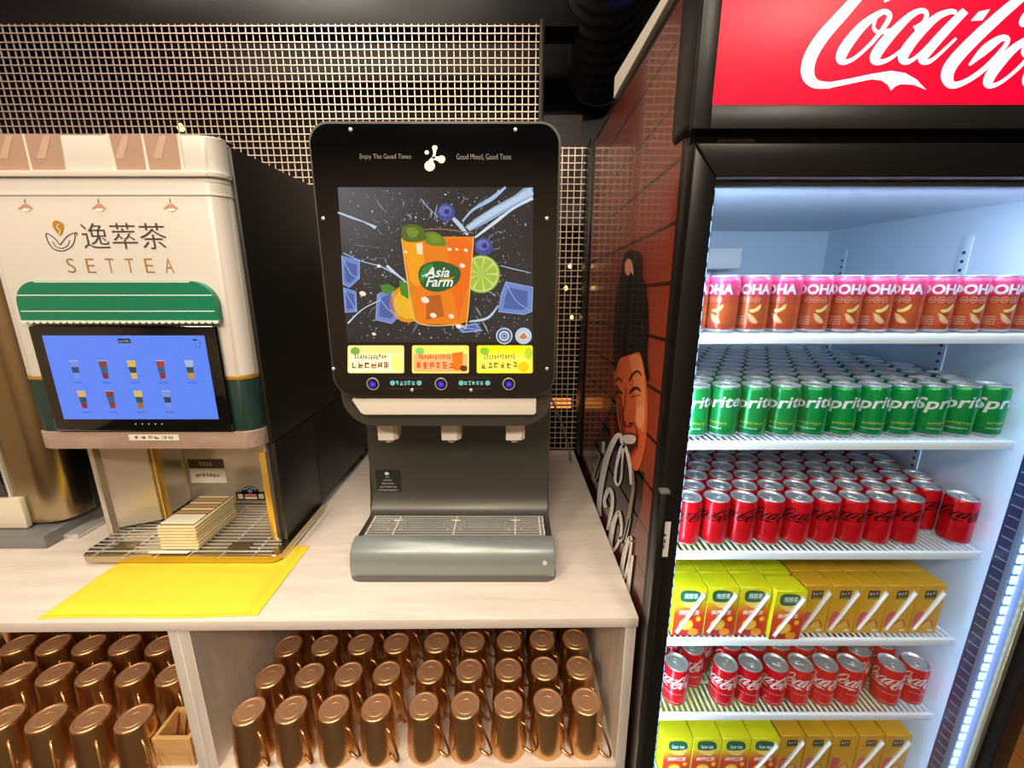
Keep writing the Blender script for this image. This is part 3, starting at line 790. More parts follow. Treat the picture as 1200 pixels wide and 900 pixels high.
a.poly(zz((1110, 45), (1060, 50), (1010, 90), (900, 150), (790, 220), (735, 265), (760, 290), (850, 245), (960, 180), (1050, 130), (1112, 95)), (150, 180, 215), 2)
for k, (pts, wd) in enumerate((([(1105, 65), (1000, 125), (880, 190), (750, 275)], [9, 6, 7, 4]), ([(960, 45), (880, 110), (780, 170), (720, 235)], [2.5, 5, 3, 2]), ([(1110, 105), (1000, 165), (900, 240), (790, 325)], [4, 2.5, 4, 2]),
               ([(30, 185), (110, 215), (180, 240), (240, 270)], [2, 2.4, 1.5, 4]), ([(60, 410), (160, 455), (280, 490), (400, 560)], [1.2, 1, 1.4, 2]), ([(85, 800), (170, 720), (300, 655), (400, 610)], [2, 1, 1.2, 1]), ([(760, 790), (860, 770), (920, 700)], [2, 3, 1.4]), ([(930, 480), (1010, 500), (1100, 520)], [.8, 1.2, .6]), ([(300, 480), (370, 540), (440, 600)], [3, 2, 1.4]), ([(650, 200), (700, 250), (750, 310)], [3, 5, 3]), ([(490, 110), (540, 170), (590, 210)], [1, .8, .6]))):
    a.stroke(zz(*pts), wd, [(196, 214, 238), (170, 196, 230), (220, 230, 244)][k % 3], 3)
for _ in range(70):
    ang = rnd.uniform(0, 6.283); r0, ln = rnd.uniform(230, 420), rnd.uniform(30, 110)
    c0_, s0_ = math.cos(ang), math.sin(ang); x0_, y0_ = 580 + r0 * c0_, 480 + r0 * s0_ * .95; x1_, y1_ = x0_ + ln * c0_ * .8 + rnd.uniform(-25, 25), y0_ + ln * s0_ * .8 + rnd.uniform(-25, 25)
    if 90 < min(x0_, x1_) and max(x0_, x1_) < 1090 and 60 < min(y0_, y1_) and max(y0_, y1_) < 880:
        g = rnd.uniform(110, 215); a.stroke(zz((x0_, y0_), ((x0_ + x1_) / 2 + rnd.uniform(-14, 14), (y0_ + y1_) / 2 + rnd.uniform(-14, 14)), (x1_, y1_)), [.2, rnd.uniform(.5, 1.3), .2], (g * .9, g * .95, g), 2, 4)
ICE = (112, 140, 206); ICE2 = (160, 186, 236); ICE3 = (78, 100, 170)
for pts in (((52, 425), (150, 455), (150, 550), (95, 600), (60, 585)), ((62, 600), (130, 625), (135, 735), (72, 740)), ((960, 570), (1110, 600), (1105, 735), (1060, 750), (920, 735), (935, 640)), ((250, 640), (330, 600), (370, 760), (330, 800), (240, 780)), ((690, 820), (800, 800), (830, 840), (720, 850))):
    q = zz(*pts); a.poly(q, ICE, 3); c = (sum(p[0] for p in q) / len(q), sum(p[1] for p in q) / len(q))
    a.poly([(c[0] + (p[0] - c[0]) * .7, c[1] + (p[1] - c[1]) * .7) for p in q], ICE3, 4); a.stroke(q, .9, ICE2, 5, smooth=False, closed=True)
    a.stroke([q[0], c, q[2]], .8, ICE2, 5)
# lime, blueberries, orange, leaves
u, v = zz((825, 527))[0]; a.ell(u, v, 22, 22.5, (130, 160, 30), 4, 30); a.ell(u, v, 20.4, 21, (214, 226, 140), 5, 30)
for k in range(9): a.ell(u, v, 18.5, 19, (172, 200, 60), 6, 5, 0, k * 40 + 4, k * 40 + 36)
for (p, r) in (((630, 187), 10.5), ((838, 375), 10.5)):
    u, v = zz(p)[0]; a.ell(u, v, r, r, (66, 76, 150), 4, 24); a.ell(u - 1, v - 2, r * .7, r * .6, (104, 116, 190), 5, 20); a.ell(u + 1, v - 1, r * .32, r * .3, (46, 52, 110), 6, 12)
u, v = zz((420, 690))[0]; a.ell(u, v, 22, 22, (236, 150, 0), 4, 30); a.ell(u + 1, v, 18, 18, (250, 186, 30), 5, 28)
for pts in (((265, 590), (310, 580), (350, 605), (320, 640), (280, 630)), ((370, 560), (430, 580), (430, 670), (380, 640))): a.poly(zz(*pts), (70, 140, 46), 6)
# glass of orange drink
a.poly(zz((385, 320), (780, 320), (765, 560), (745, 790), (700, 805), (480, 805), (462, 780), (420, 580)), (246, 132, 14), 7)
a.poly(zz((390, 335), (500, 350), (520, 560), (470, 600), (430, 560)), (255, 166, 20), 8)
a.poly(zz((640, 335), (720, 330), (775, 350), (760, 560), (700, 780), (650, 560)), (250, 112, 8), 8)
a.poly(zz((520, 650), (600, 640), (620, 760), (520, 780)), (196, 96, 20), 8)
a.stroke(zz((385, 300), (580, 278), (780, 300)), 1.4, (150, 110, 80), 8); a.stroke(zz((385, 330), (420, 580), (465, 790), (700, 806), (745, 790), (782, 320)), 1.2, (255, 200, 120), 9)
a.poly(zz((465, 360), (500, 355), (500, 420), (470, 415)), (255, 236, 190), 9)
for p, r in (((408, 405), 2), ((650, 390), 2.5), ((690, 390), 2), ((740, 395), 2.5), ((515, 670), 5), ((560, 755), 4), ((660, 760), 3.5), ((720, 480), 3.5), ((260, 482), 2.5), ((700, 815), 3.5), ((232, 858), 2.5), ((170, 635), 4)):
    u, v = zz(p)[0]; a.ell(u, v, r, r * .7, (255, 240, 214), 10, 12, 20)
for pts, c in ((((390, 270), (440, 252), (500, 270), (520, 330), (470, 350), (395, 340)), (88, 110, 30)), (((515, 300), (570, 295), (620, 330), (630, 370), (560, 370), (515, 350)), (110, 136, 40)), (((410, 280), (450, 268), (480, 300), (440, 330)), (146, 164, 70)), (((540, 310), (590, 315), (600, 350), (550, 350)), (140, 164, 60))): a.poly(spline(zz(*pts), 4, True), c, 10)
# the drink brand oval
a.poly(spline(zz((478, 540), (500, 480), (590, 455), (690, 485), (712, 530), (680, 590), (590, 625), (510, 605)), 5, True), (28, 92, 44), 11)
a.poly(spline(zz((486, 540), (506, 490), (560, 470), (520, 540), (500, 575)), 4, True), (44, 140, 60), 12)
WHT = (246, 246, 236)
a.build('picture', pix_y(JF), SCREEN, jd)
a = Art()
q0, q1 = on_y(*zz((515, 545))[0], JF), on_y(*zz((652, 545))[0], JF)
a.text('Asia', q0.x, q0.z, .0175, WHT, 0, bold=.02, shear=.35, width=q1.x - q0.x)
q0, q1 = on_y(*zz((520, 597))[0], JF), on_y(*zz((672, 597))[0], JF)
a.text('Farm', q0.x, q0.z, .0175, WHT, 0, bold=.02, shear=.35, width=q1.x - q0.x)
q0 = on_y(*zz((600, 552))[0], JF); a.stroke([(q0.x, q0.z), (q0.x + .015, q0.z - .001), (q0.x + .025, q0.z + .003)], [.001, .003, .001], (214, 170, 40), 0)
a.stroke([(on_y(*zz((500, 530))[0], JF).x, q0.z + .004), (q0.x - .012, q0.z + .012)], .002, WHT, 0)
a.build('screen_lettering', flat_y(JF - .006), SCREEN, jd)
a = Art()
for p, c2 in (((952, 868), (60, 80, 130)), ((1058, 868), (226, 130, 40))):
    u, v = zz(p)[0]; a.ell(u, v, 9.6, 9.6, (206, 222, 236), 13, 26); a.ell(u, v, 8.2, 8.2, (70, 96, 140) if c2[0] < 100 else (190, 214, 232), 14, 26); a.ell(u, v, 6, 6, (214, 226, 236), 15, 20)
    if c2[0] < 100:
        for k in range(8): a.ell(u + 3.2 * math.cos(k * .785), v + 3.2 * math.sin(k * .785), 1.1, 1.1, c2, 16, 8)
        a.ell(u, v, 1.6, 1.6, c2, 16, 10)
    else: a.poly([(u - 5, v + 2), (u, v - 4), (u + 5, v + 2), (u, v + 4)], c2, 16)
a.build('round_badges', pix_y(JF), SCREEN, jd)
# flavour cards
zz = lambda *pts: zo(400, 390, .21667, pts)
cards = (((35, 68, 340, 218), (196, 190, 120), (226, 222, 176), (96, 140, 60), (120, 60, 40)), ((383, 68, 690, 218), (244, 196, 90), (244, 150, 96), (110, 170, 90), (196, 70, 40)), ((733, 68, 1035, 218), (226, 206, 20), (222, 212, 80), (110, 170, 40), (120, 110, 60)))
for k, ((x0, y0, x1, y1), c0, c1, lf, tx) in enumerate(cards):
    a = Art(); p0, p1 = zz((x0, y0), (x1, y1))
    a.poly(rrect(p0[0], p1[0], p0[1], p1[1], 2.2, 4), c0, 1)
    a.poly(rrect(p0[0] + 2, p1[0] - 2, p0[1] + 10, p1[1] - 2, 2, 4), c1, 2)
    a.ell(p0[0] + 9, p0[1] + 6.5, 5.5, 4.5, lf, 3, 14)
    a.marks(p0[0] + 8, p1[0] - 20, p0[1] + 10, p0[1] + 16, 12, tx, 4, k); a.marks(p0[0] + 5, p1[0] - 16, p0[1] + 19, p0[1] + 27, 6, tx, 4, k + 20)
    if k == 0: a.ell(p1[0] - 8, p0[1] + 20, 8, 10, (214, 206, 110), 3, 16)
    if k == 1: a.poly([(p1[0] - 20, p0[1] + 9), (p1[0] - 7, p0[1] + 7), (p1[0] - 8, p1[1] - 4), (p1[0] - 18, p1[1] - 4)], (214, 96, 20), 5); a.ell(p1[0] - 6, p1[1] - 6, 4.5, 3.5, (70, 46, 20), 6, 12)
    if k == 2: a.ell(p1[0] - 11, p1[1] - 8, 6.5, 6, (240, 170, 10), 5, 16); a.ell(p1[0] - 5, p0[1] + 9, 5, 7, (150, 180, 40), 4, 14)
    a.build('flavour_card', pix_y(JF), print_mat('lit_card', .3, emit=.75), jd)
for px in (172, 540, 906):
    q = on_y(*zz((px, 276))[0], JF)
    bt = ob('button', lathe(B(), [(0, .0035), (.0085, .0035), (.0085, 0), (0, 0)], 24), mat('button_black', (14, 14, 30), .2), jd, 40)
    bt.matrix_local = Matrix.Translation((q.x, JF - .0002, q.z)) @ Matrix.Rotation(R(90), 4, 'X')
    ob('button_ring', tube(B(), [(.0108 * math.cos(R(t)), .0108 * math.sin(R(t)), .001) for t in range(0, 360, 15)], .0013, 6, True), M_STEELB, bt, 60)
    a = Art()
    for k in range(8): a.ell(.005 * math.cos(k * .785), .005 * math.sin(k * .785), .0017, .0017, (50, 40, 226), 0, 8)
    a.ell(0, 0, .003, .003, (90, 90, 255), 0, 10)
    a.build('button_glow', lambda u, v, h: (u, v, .0039), SCREEN, bt)
for x0 in (262, 632):
    a = Art(); p0, p1 = zz((x0, 243), (x0 + 178, 302))
    a.stroke([(p0[0], p0[1]), (p1[0], p0[1]), (p1[0], p1[1]), (p0[0], p1[1])], .35, (80, 80, 80), 1, smooth=False, closed=True)
    cy = p0[1] + 6; a.ell(p0[0] + 3.5, cy, 3, 3, (120, 210, 196), 2, 14); a.ell(p1[0] - 4, cy, 3, 3, (120, 210, 196), 2, 14)
    a.marks(p0[0] + 7, p1[0] - 8, cy - 2.6, cy + 2.6, 5, (140, 220, 206), 2, x0)
    a.build('key_label', pix_y(JF), SCREEN, jd)
a = Art(); q = on_y(455, 565, .9065)
a.rect(q.x - .029, q.x + .029, q.z - .028, q.z + .030, (26, 26, 26), 0); a.ell(q.x - .002, q.z + .022, .005, .004, (200, 205, 200), 1, 10)
for k in range(5): a.marks(q.x - .006 - .005 * k, q.x + .004 + .005 * k, q.z + .011 - k * .0085, q.z + .0155 - k * .0085, 3 + k * 2, (190, 190, 185), 1, k)
a.build('spec_sticker', flat_y(.9074), PRINT, jd)
cb_ = [on_x(652, 486, .09)] if False else None
tag(ob('power_cable', tube(B(), spline([(.092, 1.05, 1.23), (.125, 1.14, 1.16), (.165, 1.24, 1.05), (.20, 1.33, .93), (.205, 1.40, .906)], 8), .0032, 8), mat('grey_cable', (150, 148, 142), .5), None, 60), 'thin grey power cable hanging behind the right of the juice dispenser', 'cable')
# ------------------------------------------------------------------ flowing script logo (units: y up, about 1500 wide)
def script_logo(col):
    a = Art(); S = lambda pts, wd, h=0: a.stroke([(x, -y) for x, y in pts], wd, col, h, 6)
    # first capital with its long swash
    S([(440, 8), (428, -28), (455, -95), (440, -135), (395, -120), (330, -55), (240, 70), (160, 185), (118, 285), (118, 370), (160, 420), (235, 428)], [26, 22, 16, 24, 34, 48, 58, 64, 66, 62, 46, 32])
    a.poly([(x, -y) for x, y in ((228, 412), (330, 392), (430, 368), (520, 353), (590, 365), (650, 398), (708, 452), (640, 425), (580, 422), (555, 432), (535, 455), (515, 425), (480, 403), (430, 397), (330, 420), (228, 444))], col, 0)
    def o_(dx, dy):
        S([(dx + x, dy + y) for x, y in ((455, 62), (420, 62), (345, 125), (282, 225), (266, 285), (285, 308), (335, 285), (405, 205), (455, 115), (462, 75), (440, 55))], [22, 30, 46, 56, 50, 30, 20, 20, 24, 26, 22])
        S([(dx + x, dy + y) for x, y in ((400, 95), (398, 135), (425, 158), (480, 150))], [14, 16, 20, 24])
    o_(0, 0)
    S([(592, 142), (630, 112), (636, 70), (610, 52), (560, 78), (490, 165), (440, 248), (432, 295), (462, 308), (510, 285), (572, 225)], [30, 26, 22, 26, 36, 50, 56, 48, 28, 20, 16])
    def a_(dx, dy):
        S([(dx + x, dy + y) for x, y in ((775, 62), (740, 58), (680, 90), (605, 185), (566, 265), (575, 302), (610, 298), (670, 235), (735, 145))], [20, 28, 40, 52, 54, 40, 22, 20, 22])
        S([(dx + x, dy + y) for x, y in ((815, 52), (760, 125), (700, 215), (662, 280), (675, 306), (715, 290), (800, 188))], [40, 46, 50, 50, 34, 20, 14])
    a_(0, 0)
    a.poly([(x, -y) for x, y in ((878, 58), (930, 45), (905, 100), (850, 102))], col, 0)
    # second capital
    S([(1100, -45), (1010, 45), (890, 190), (812, 305), (795, 375), (825, 425), (885, 412), (965, 345), (1035, 240), (1045, 195), (1010, 190), (950, 245), (890, 325)], [40, 54, 62, 66, 62, 40, 30, 28, 24, 26, 36, 50, 12])
    S([(1220, -30), (1180, 50), (1130, 110), (1098, 118), (1095, 85), (1130, 20), (1200, -90)], [18, 22, 24, 24, 24, 22, 18])
    o_(735, 122)
    S([(1180, 290), (1290, 200), (1420, 40), (1440, -40), (1400, -40), (1310, 110), (1220, 290), (1190, 390), (1215, 430), (1270, 390), (1330, 320)], [14, 18, 22, 26, 30, 46, 56, 54, 34, 20, 14])
    a_(740, 122)
    return a

# ------------------------------------------------------------------ drinks cooler
FX0, FX1, FY0, FY1, FTOP = .245, .966, .655, 1.38, 1.922
fr = thing('drinks_cooler', 'tall black glass-door drinks cooler with red lit sign and printed side', 'cooler')
def fp(n, m, *a, bev=.002, parent=None): return pbox(n, m, parent or fr, *a, bev)
IX0, IX1, IY0, IY1, IZ0, IZ1 = .281, .940, .672, 1.315, .16, 1.655
fp('side_panel', M_BLACK, FX0, IX0 - .006, FY0, FY1, .05, FTOP)
fp('side_panel', M_BLACK, IX1 + .006, FX1, FY0, FY1, .05, FTOP)
fp('back_panel', M_BLACK, IX0 - .0055, IX1 + .0055, IY1 + .006, FY1, .05, FTOP, bev=0)
fp('bottom_panel', M_BLACK, IX0 - .0055, IX1 + .0055, FY0, IY1 + .0055, .05, IZ0 - .006, bev=0)
fp('top_panel', M_BLACK, IX0 - .0055, IX1 + .0055, FY0, IY1 + .0055, IZ1 + .006, FTOP, bev=0)
fp('liner_side', M_LINER, IX0 - .0055, IX0, IY0 - .012, IY1, IZ0, IZ1, bev=0)
fp('liner_side', M_LINER, IX1, IX1 + .0055, IY0 - .012, IY1, IZ0, IZ1, bev=0)
fp('liner_back', M_LINER, IX0 - .005, IX1 + .005, IY1, IY1 + .0055, IZ0, IZ1, bev=0)
fp('liner_top', M_LINER, IX0 - .005, IX1 + .005, IY0 - .012, IY1, IZ1, IZ1 + .0055, bev=0)
fp('liner_floor', M_LINER, IX0 - .005, IX1 + .005, IY0 - .012, IY1, IZ0 - .0055, IZ0, bev=0)
for x in (FX0 + .06, FX1 - .06):
    for y in (FY0 + .08, FY1 - .08): ob('foot', lathe(B(), [(0, 0), (.02, 0), (.02, .02), (.012, .05), (0, .05)], 14, (x, y, .0005)), M_BLACK, fr, 40)
fan = fp('fan_cover', M_WHITE, .33, .66, IY1 - .06, IY1 - .0005, 1.545, 1.605, bev=.006)
fp('fan_clip', mat('blue_grey_clip', (120, 150, 170), .5), .368, .392, IY1 - .066, IY1 - .0605, 1.552, 1.60, bev=.001, parent=fan)
fp('back_seam', mat('seam_blue_grey', (150, 170, 195), .5), .604, .618, IY1 - .006, IY1 - .0005, 1.2, 1.544, bev=.001)
# slotted shelf rails on the right wall and the left wall
for xw, sg in ((IX1, -1), (IX0, 1)):
    for yr in (.91, 1.24):
        rl = fp('shelf_rail', M_LINER, *( (xw - .003, xw - .0002) if sg < 0 else (xw + .0002, xw + .003)), yr - .011, yr + .011, .2, 1.60, bev=.0005)
        a = Art()
        for k in range(78): a.rect(yr - .0035, yr + .0035, .21 + k * .0176, .21 + k * .0176 + .0062, (40, 46, 60), 0)
        a.build('slot', (lambda X: (lambda u, v, h: (X, u, v)))(xw + sg * .0033), PRINT, rl)
# notice on the back wall
a = Art(); q0, q1 = on_y(1068, 320, IY1), on_y(1195, 342, IY1)
a.rect(q0.x, q1.x, q1.z, q0.z, (52, 70, 70), 0); a.rect(q0.x + .004, q0.x + .19, q1.z + .004, q0.z - .008, (200, 214, 214), 1); a.rect(q0.x + .2, q1.x - .004, q1.z + .004, q0.z - .008, (200, 214, 214), 1)
a.marks(q0.x + .05, q0.x + .17, q0.z - .026, q0.z - .016, 12, (60, 80, 80), 2, 2); a.marks(q0.x + .24, q1.x - .03, q0.z - .026, q0.z - .016, 8, (60, 80, 80), 2, 4)
a.build('notice', flat_y(IY1), PRINT, fr)
# LED bars just behind the door
M_LED = mat('led_glow', (170, 214, 255), .4, emit=2.2, var=.01)
for x0, x1, ins in ((.9060, .9210, -1), (.2815, .2965, 1)):
    lb = fp('led_bar', mat('led_housing', (120, 140, 176), .35, metal=.3), x0, x1, .6605, .6705, .19, 1.64, bev=.001)
    me = mesh_of('led', box(B(), -.0062, .0062, -.002, .002, -.0085, .0085, .0018, 1), M_LED)
    for k in range(66): inst('led', me, lb, ((x0 + x1) / 2 - .0008 * ins, .6585, .20 + k * .0217))
led_refl = fp('led_reflection', mat('led_reflection_blue', (46, 62, 100), .25, coat=.4), .9205, .9220, .676, .704, .19, 1.62, bev=.0004)  # strip and ticks modelled to stand for the LED bar's reflection in the glass
me = mesh_of('reflection_tick', box(B(), -.0004, .0004, -.009, .009, -.0012, .0012), mat('reflection_silver', (150, 170, 205), .3, metal=.4))
for k in range(66): inst('reflection_tick', me, led_refl, (.9200, .690, .20 + k * .0217))

# door
dr = fr
DY0, DY1 = .618, .652
DX0_, DX1_, DZ0_, DZ1_ = .243, .968, .10, 1.690
FW = .034
door = thing('door', '', 'x'); del door['label'], door['category']
door.parent = fr
def dpart(n, m, *a, bev=.003): return pbox(n, m, door, *a, bev)
def mitre(n, q):
    bm = B(); prism(bm, q, xz(DY0), xz(DY1), .003, 2); return ob(n, bm, M_BLACKMET, door, 40)
o4 = [(DX0_, DZ0_), (DX1_, DZ0_), (DX1_, DZ1_), (DX0_, DZ1_)]
i4 = [(DX0_ + FW, DZ0_ + .05), (DX1_ - FW, DZ0_ + .05), (DX1_ - FW, DZ1_ - .043), (DX0_ + FW, DZ1_ - .043)]
for k in range(4): mitre('door_stile' if k % 2 else 'door_rail', [o4[k], o4[(k + 1) % 4], i4[(k + 1) % 4], i4[k]])
dpart('door_glass', glass_mat('door_glass'), DX0_ + FW, DX1_ - FW, .634, .640, DZ0_ + .05, DZ1_ - .043, bev=0)
dpart('inner_trim', mat('warm_alu_trim', (200, 184, 150), .3, metal=.7), DX1_ - FW - .009, DX1_ - FW, .6405, .6515, DZ0_ + .06, DZ1_ - .052, bev=.001)
dpart('gasket', mat('grey_gasket', (110, 120, 132), .6), DX0_ + FW - .002, DX1_ - FW + .002, .641, .6515, DZ1_ - .050, DZ1_ - .043, bev=.001)
hz0, hz1 = .55, on_y(760, 578, .61).z
gr_ = dpart('handle_grip', mat('grip_black', (18, 17, 17), .25, coat=.3), DX0_ - .007, DX0_ + .006, .606, .6175, hz0, hz1, bev=.003)
dpart('handle_cap', mat('cap_grey', (120, 118, 114), .4, metal=.4), DX0_ - .007, DX0_ + .008, .605, .6178, hz1 + .0003, hz1 + .006, bev=.001)
a = Art(); p0 = on_y(779, 632, DY0)
a.rect(p0.x - .0075, p0.x + .0075, p0.z - .033, p0.z + .033, (206, 204, 200), 0)
for k in range(3): a.marks(p0.x - .004, p0.x + .004, p0.z + .004 - k * .0105, p0.z + .012 - k * .0105, 1, (70, 70, 70), 1, 30 + k)
a.build('door_sticker', flat_y(DY0), PRINT, door)

# lit header sign
HZ0, HZ1 = 1.706, 1.962
HY = .618
SX0, SX1, SZ0, SZ1 = .2615, .955, on_y(1000, 122, HY).z, 1.945
ob('header_box', prism(B(), rrect(.238, .972, HZ0, HZ1, .012, 4), xz(HY + .012), xz(.70), .006, 2), M_BLACK, fr, 40)
for n_, b_ in (('header_frame', (.238, SX0, HY, HY + .0119, HZ0, HZ1)), ('header_frame', (SX1, .972, HY, HY + .0119, HZ0, HZ1)), ('header_frame', (SX0, SX1, HY, HY + .0119, HZ0, SZ0)), ('header_frame', (SX0, SX1, HY, HY + .0119, SZ1, HZ1))):
    fp(n_, M_BLACK, *b_, bev=.0015)
sg = fp('sign_panel', mat('lit_red_acrylic', (236, 0, 44), .38, emit=.8, var=.05, scale=3), SX0, SX1, HY + .006, HY + .0118, SZ0, SZ1, bev=.0005)
L = script_logo((212, 230, 244))
c0 = on_y(920 + 82 / 4.286, 330 / 4.286, HY + .006)      # left edge of the first capital
c1 = on_y(920 + 708 / 4.286, 452 / 4.286, HY + .006)     # tip of the swash
base = on_y(1000, 452 / 4.286, HY + .006).z; top_ = on_y(1000, 0, HY + .006).z
kx = (c1.x - c0.x) / (708 - 82)
kz = (top_ - base) / 452
A = Art(); A.merge(L, lambda u, v: (c0.x + (u - 82) * kx, base + (v + 452) * kz))
A.v = [p for p in A.v]
A.build('sign_lettering', flat_y(HY + .006), print_mat('lit_lettering', .3, emit=.9), sg)
a = Art(); p0 = on_y(863, 164, FY0)
fp('gap_plate', mat('gap_black', (12, 11, 11), .4), .2465, .964, .645, .6549, 1.6905, 1.7055, bev=0)
a.rect(.285, .336, 1.6935, 1.7015, (116, 106, 88), 0); a.marks(.288, .334, 1.6955, 1.6995, 12, (50, 44, 38), 1, 8)
a.build('maker_label', flat_y(.645), PRINT, fr)
bm = B(); prism(bm, [(.708, FTOP + .001), (1.105, FTOP + .001), (1.105, FTOP + .046), (.708, FTOP + .017)], lambda a, b: (.236, a, b), lambda a, b: (.252, a, b), .001, 1)
tag(ob('top_board', bm, M_CREAM, None, 40), 'long cream board edge along the top of the printed cooler side', 'board')

# printed side of the cooler
PX = FX0
a = Art(); corners = []
def yz(y, z): return (y, z)
Y0, Y1, Z0, Z1 = FY0 + .012, FY1 - .004, .30, FTOP - .014
a2 = Art()
for i in range(7):
    zt = Z1 - i * .105
for i in range(14):
    a2.grad(Y0, Y1, Z0 + (Z1 - Z0) * i / 14, Z0 + (Z1 - Z0) * (i + 1) / 14, [(60, 16, 14), (60, 16, 14), (58, 16, 14), (56, 16, 14), (60, 18, 14), (70, 22, 16), (96, 34, 22), (140, 60, 36), (160, 66, 40), (150, 60, 36), (140, 56, 34), (132, 50, 32), (124, 46, 30), (112, 40, 26)][i], [(60, 16, 14), (58, 16, 14), (56, 16, 14), (60, 18, 14), (70, 22, 16), (96, 34, 22), (140, 56, 34), (160, 66, 40), (150, 60, 36), (140, 56, 34), (132, 50, 32), (124, 46, 30), (112, 40, 26), (100, 34, 24)][i], 0, 3)
for i in range(12):
    zt = .98 + i * .088
    a2.stroke([(Y0, zt), (Y1, zt - .03)], .006, (60, 20, 14), 1, smooth=False)
a2.build('side_print_background', lambda u, v, h: (PX - .0004 - h * LH, u, v), GLOSSP, fr)
z2 = lambda *p: zo(640, 280, .3112, p)
z6 = lambda *p: zo(680, 480, .26667, p)
SK, SK2, SKD = (226, 104, 56), (246, 142, 88), (140, 48, 28)
a.poly(z2((185, 760), (240, 640), (262, 560), (280, 700), (300, 780), (330, 860), (372, 880), (360, 1000), (330, 1100), (280, 1130), (200, 1000), (165, 900)), (34, 14, 14), 1)
a.poly(z2((235, 670), (252, 655), (262, 690), (258, 740), (244, 745)), (130, 48, 30), 2)
a.poly(spline(z2((258, 470), (290, 440), (330, 425), (362, 430), (376, 500), (384, 600), (384, 700), (372, 800), (350, 868), (325, 860), (298, 790), (278, 710), (264, 600)), 4, True), SK, 3)
a.poly(spline(z2((318, 440), (355, 440), (370, 500), (376, 620), (372, 720), (350, 700), (340, 600), (330, 520)), 4, True), SK2, 4)
a.poly(spline(z2((262, 560), (278, 560), (296, 660), (300, 760), (284, 715), (270, 640)), 4, True), SKD, 4)
a.poly(spline(z2((296, 62), (330, 42), (362, 62), (364, 130), (382, 200), (390, 330), (384, 430), (392, 520), (382, 530), (366, 450), (352, 424), (330, 432), (300, 440), (276, 455), (262, 500), (256, 400), (262, 280), (274, 180), (288, 110)), 3, True), (16, 12, 13), 6)
a.stroke(z2((345, 270), (366, 320), (372, 400)), [1, 3, 1], (46, 34, 34), 7)
a.poly(spline(z2((302, 92), (316, 74), (330, 92), (334, 138), (324, 124), (316, 138), (303, 126)), 3, True), (226, 150, 110), 7)
a.stroke(z2((316, 536), (332, 508), (350, 498), (366, 516)), [1.2, 2.2, 2.2, 1], (60, 22, 16), 6)
a.stroke(z2((264, 540), (276, 524), (292, 540)), [1, 2, 1], (60, 22, 16), 6)
a.stroke(z2((318, 584), (330, 566), (348, 562), (362, 574)), [1.4, 3, 3, 1.2], (36, 14, 12), 6); a.stroke(z2((320, 596), (340, 590), (360, 588)), .9, SKD, 6)
a.stroke(z2((264, 586), (276, 572), (292, 584)), [1, 2.6, 1.2], (36, 14, 12), 6); a.stroke(z2((266, 598), (288, 596)), .8, SKD, 6)
a.poly(spline(z2((344, 640), (368, 630), (374, 680), (356, 710), (342, 690)), 4, True), (255, 164, 110), 5)
a.stroke(z2((304, 560), (300, 620), (290, 680), (302, 702), (322, 704), (334, 688)), [1, 1.6, 2.2, 3, 2.4, 1.2], SKD, 6)
a.ell(*z2((300, 692))[0], 2, 1.4, (70, 22, 14), 7, 10); a.ell(*z2((322, 694))[0], 2.2, 1.4, (70, 22, 14), 7, 10)
a.stroke(z2((338, 700), (350, 740), (346, 790)), 1.4, SKD, 6); a.stroke(z2((288, 705), (286, 740), (292, 775)), 1.2, SKD, 6)
a.poly(spline(z2((288, 738), (312, 730), (346, 738), (344, 780), (326, 812), (302, 796)), 4, True), (84, 12, 14), 6)
a.poly(spline(z2((293, 743), (314, 737), (341, 743), (338, 768), (312, 772), (297, 764)), 4, True), (244, 232, 218), 7)
a.stroke(z2((290, 776), (310, 806), (328, 812), (344, 782)), [1.2, 2.4, 2.4, 1.2], (200, 50, 44), 7)
a.stroke(z2((286, 738), (312, 728), (347, 737)), [1, 2, 1], (186, 50, 40), 7)
WS = (252, 250, 248)
for pts, wd in (([(190, 150), (182, 112), (158, 130), (122, 215), (98, 330), (88, 420), (92, 470)], [3, 4.5, 6, 7, 6.5, 5.5, 4]), ([(205, 160), (188, 165), (168, 235), (160, 305), (172, 332), (186, 300), (192, 220), (198, 160), (212, 185), (226, 250), (232, 330)], [4, 4, 3.5, 3, 2.5, 2, 2, 3.5, 4, 4, 3]),
                ([(238, 265), (240, 340), (232, 400), (215, 500), (190, 600)], [2, 3.5, 4, 4, 3]), ([(118, 430), (112, 400), (130, 352), (146, 372), (146, 430), (132, 500), (124, 530)], [4, 4, 5, 4, 4, 4, 3]), ([(182, 470), (172, 450), (150, 510), (138, 590), (148, 620), (172, 590), (188, 530), (184, 470)], [4, 4, 5.5, 5.5, 4, 3, 3, 3.5]),
                ([(180, 560), (200, 580), (225, 480)], [3, 3, 2.5]), ([(232, 575), (222, 565), (200, 640), (188, 720), (200, 740), (222, 660), (232, 580)], [4, 4, 5, 5, 4, 3, 3]), ([(236, 640), (222, 740), (218, 800), (228, 830)], [4, 5, 4, 3]), ([(76, 190), (90, 200), (72, 260), (62, 300), (72, 312), (86, 270)], [2, 2.5, 3, 3, 2, 1.5]), ([(108, 140), (106, 190)], [4, 4])):
    a.stroke(z6(*pts), wd, WS if wd[0] > 2 else (150, 130, 120), 9)
a.build('side_print_portrait', pix_x(PX), GLOSSP, fr)

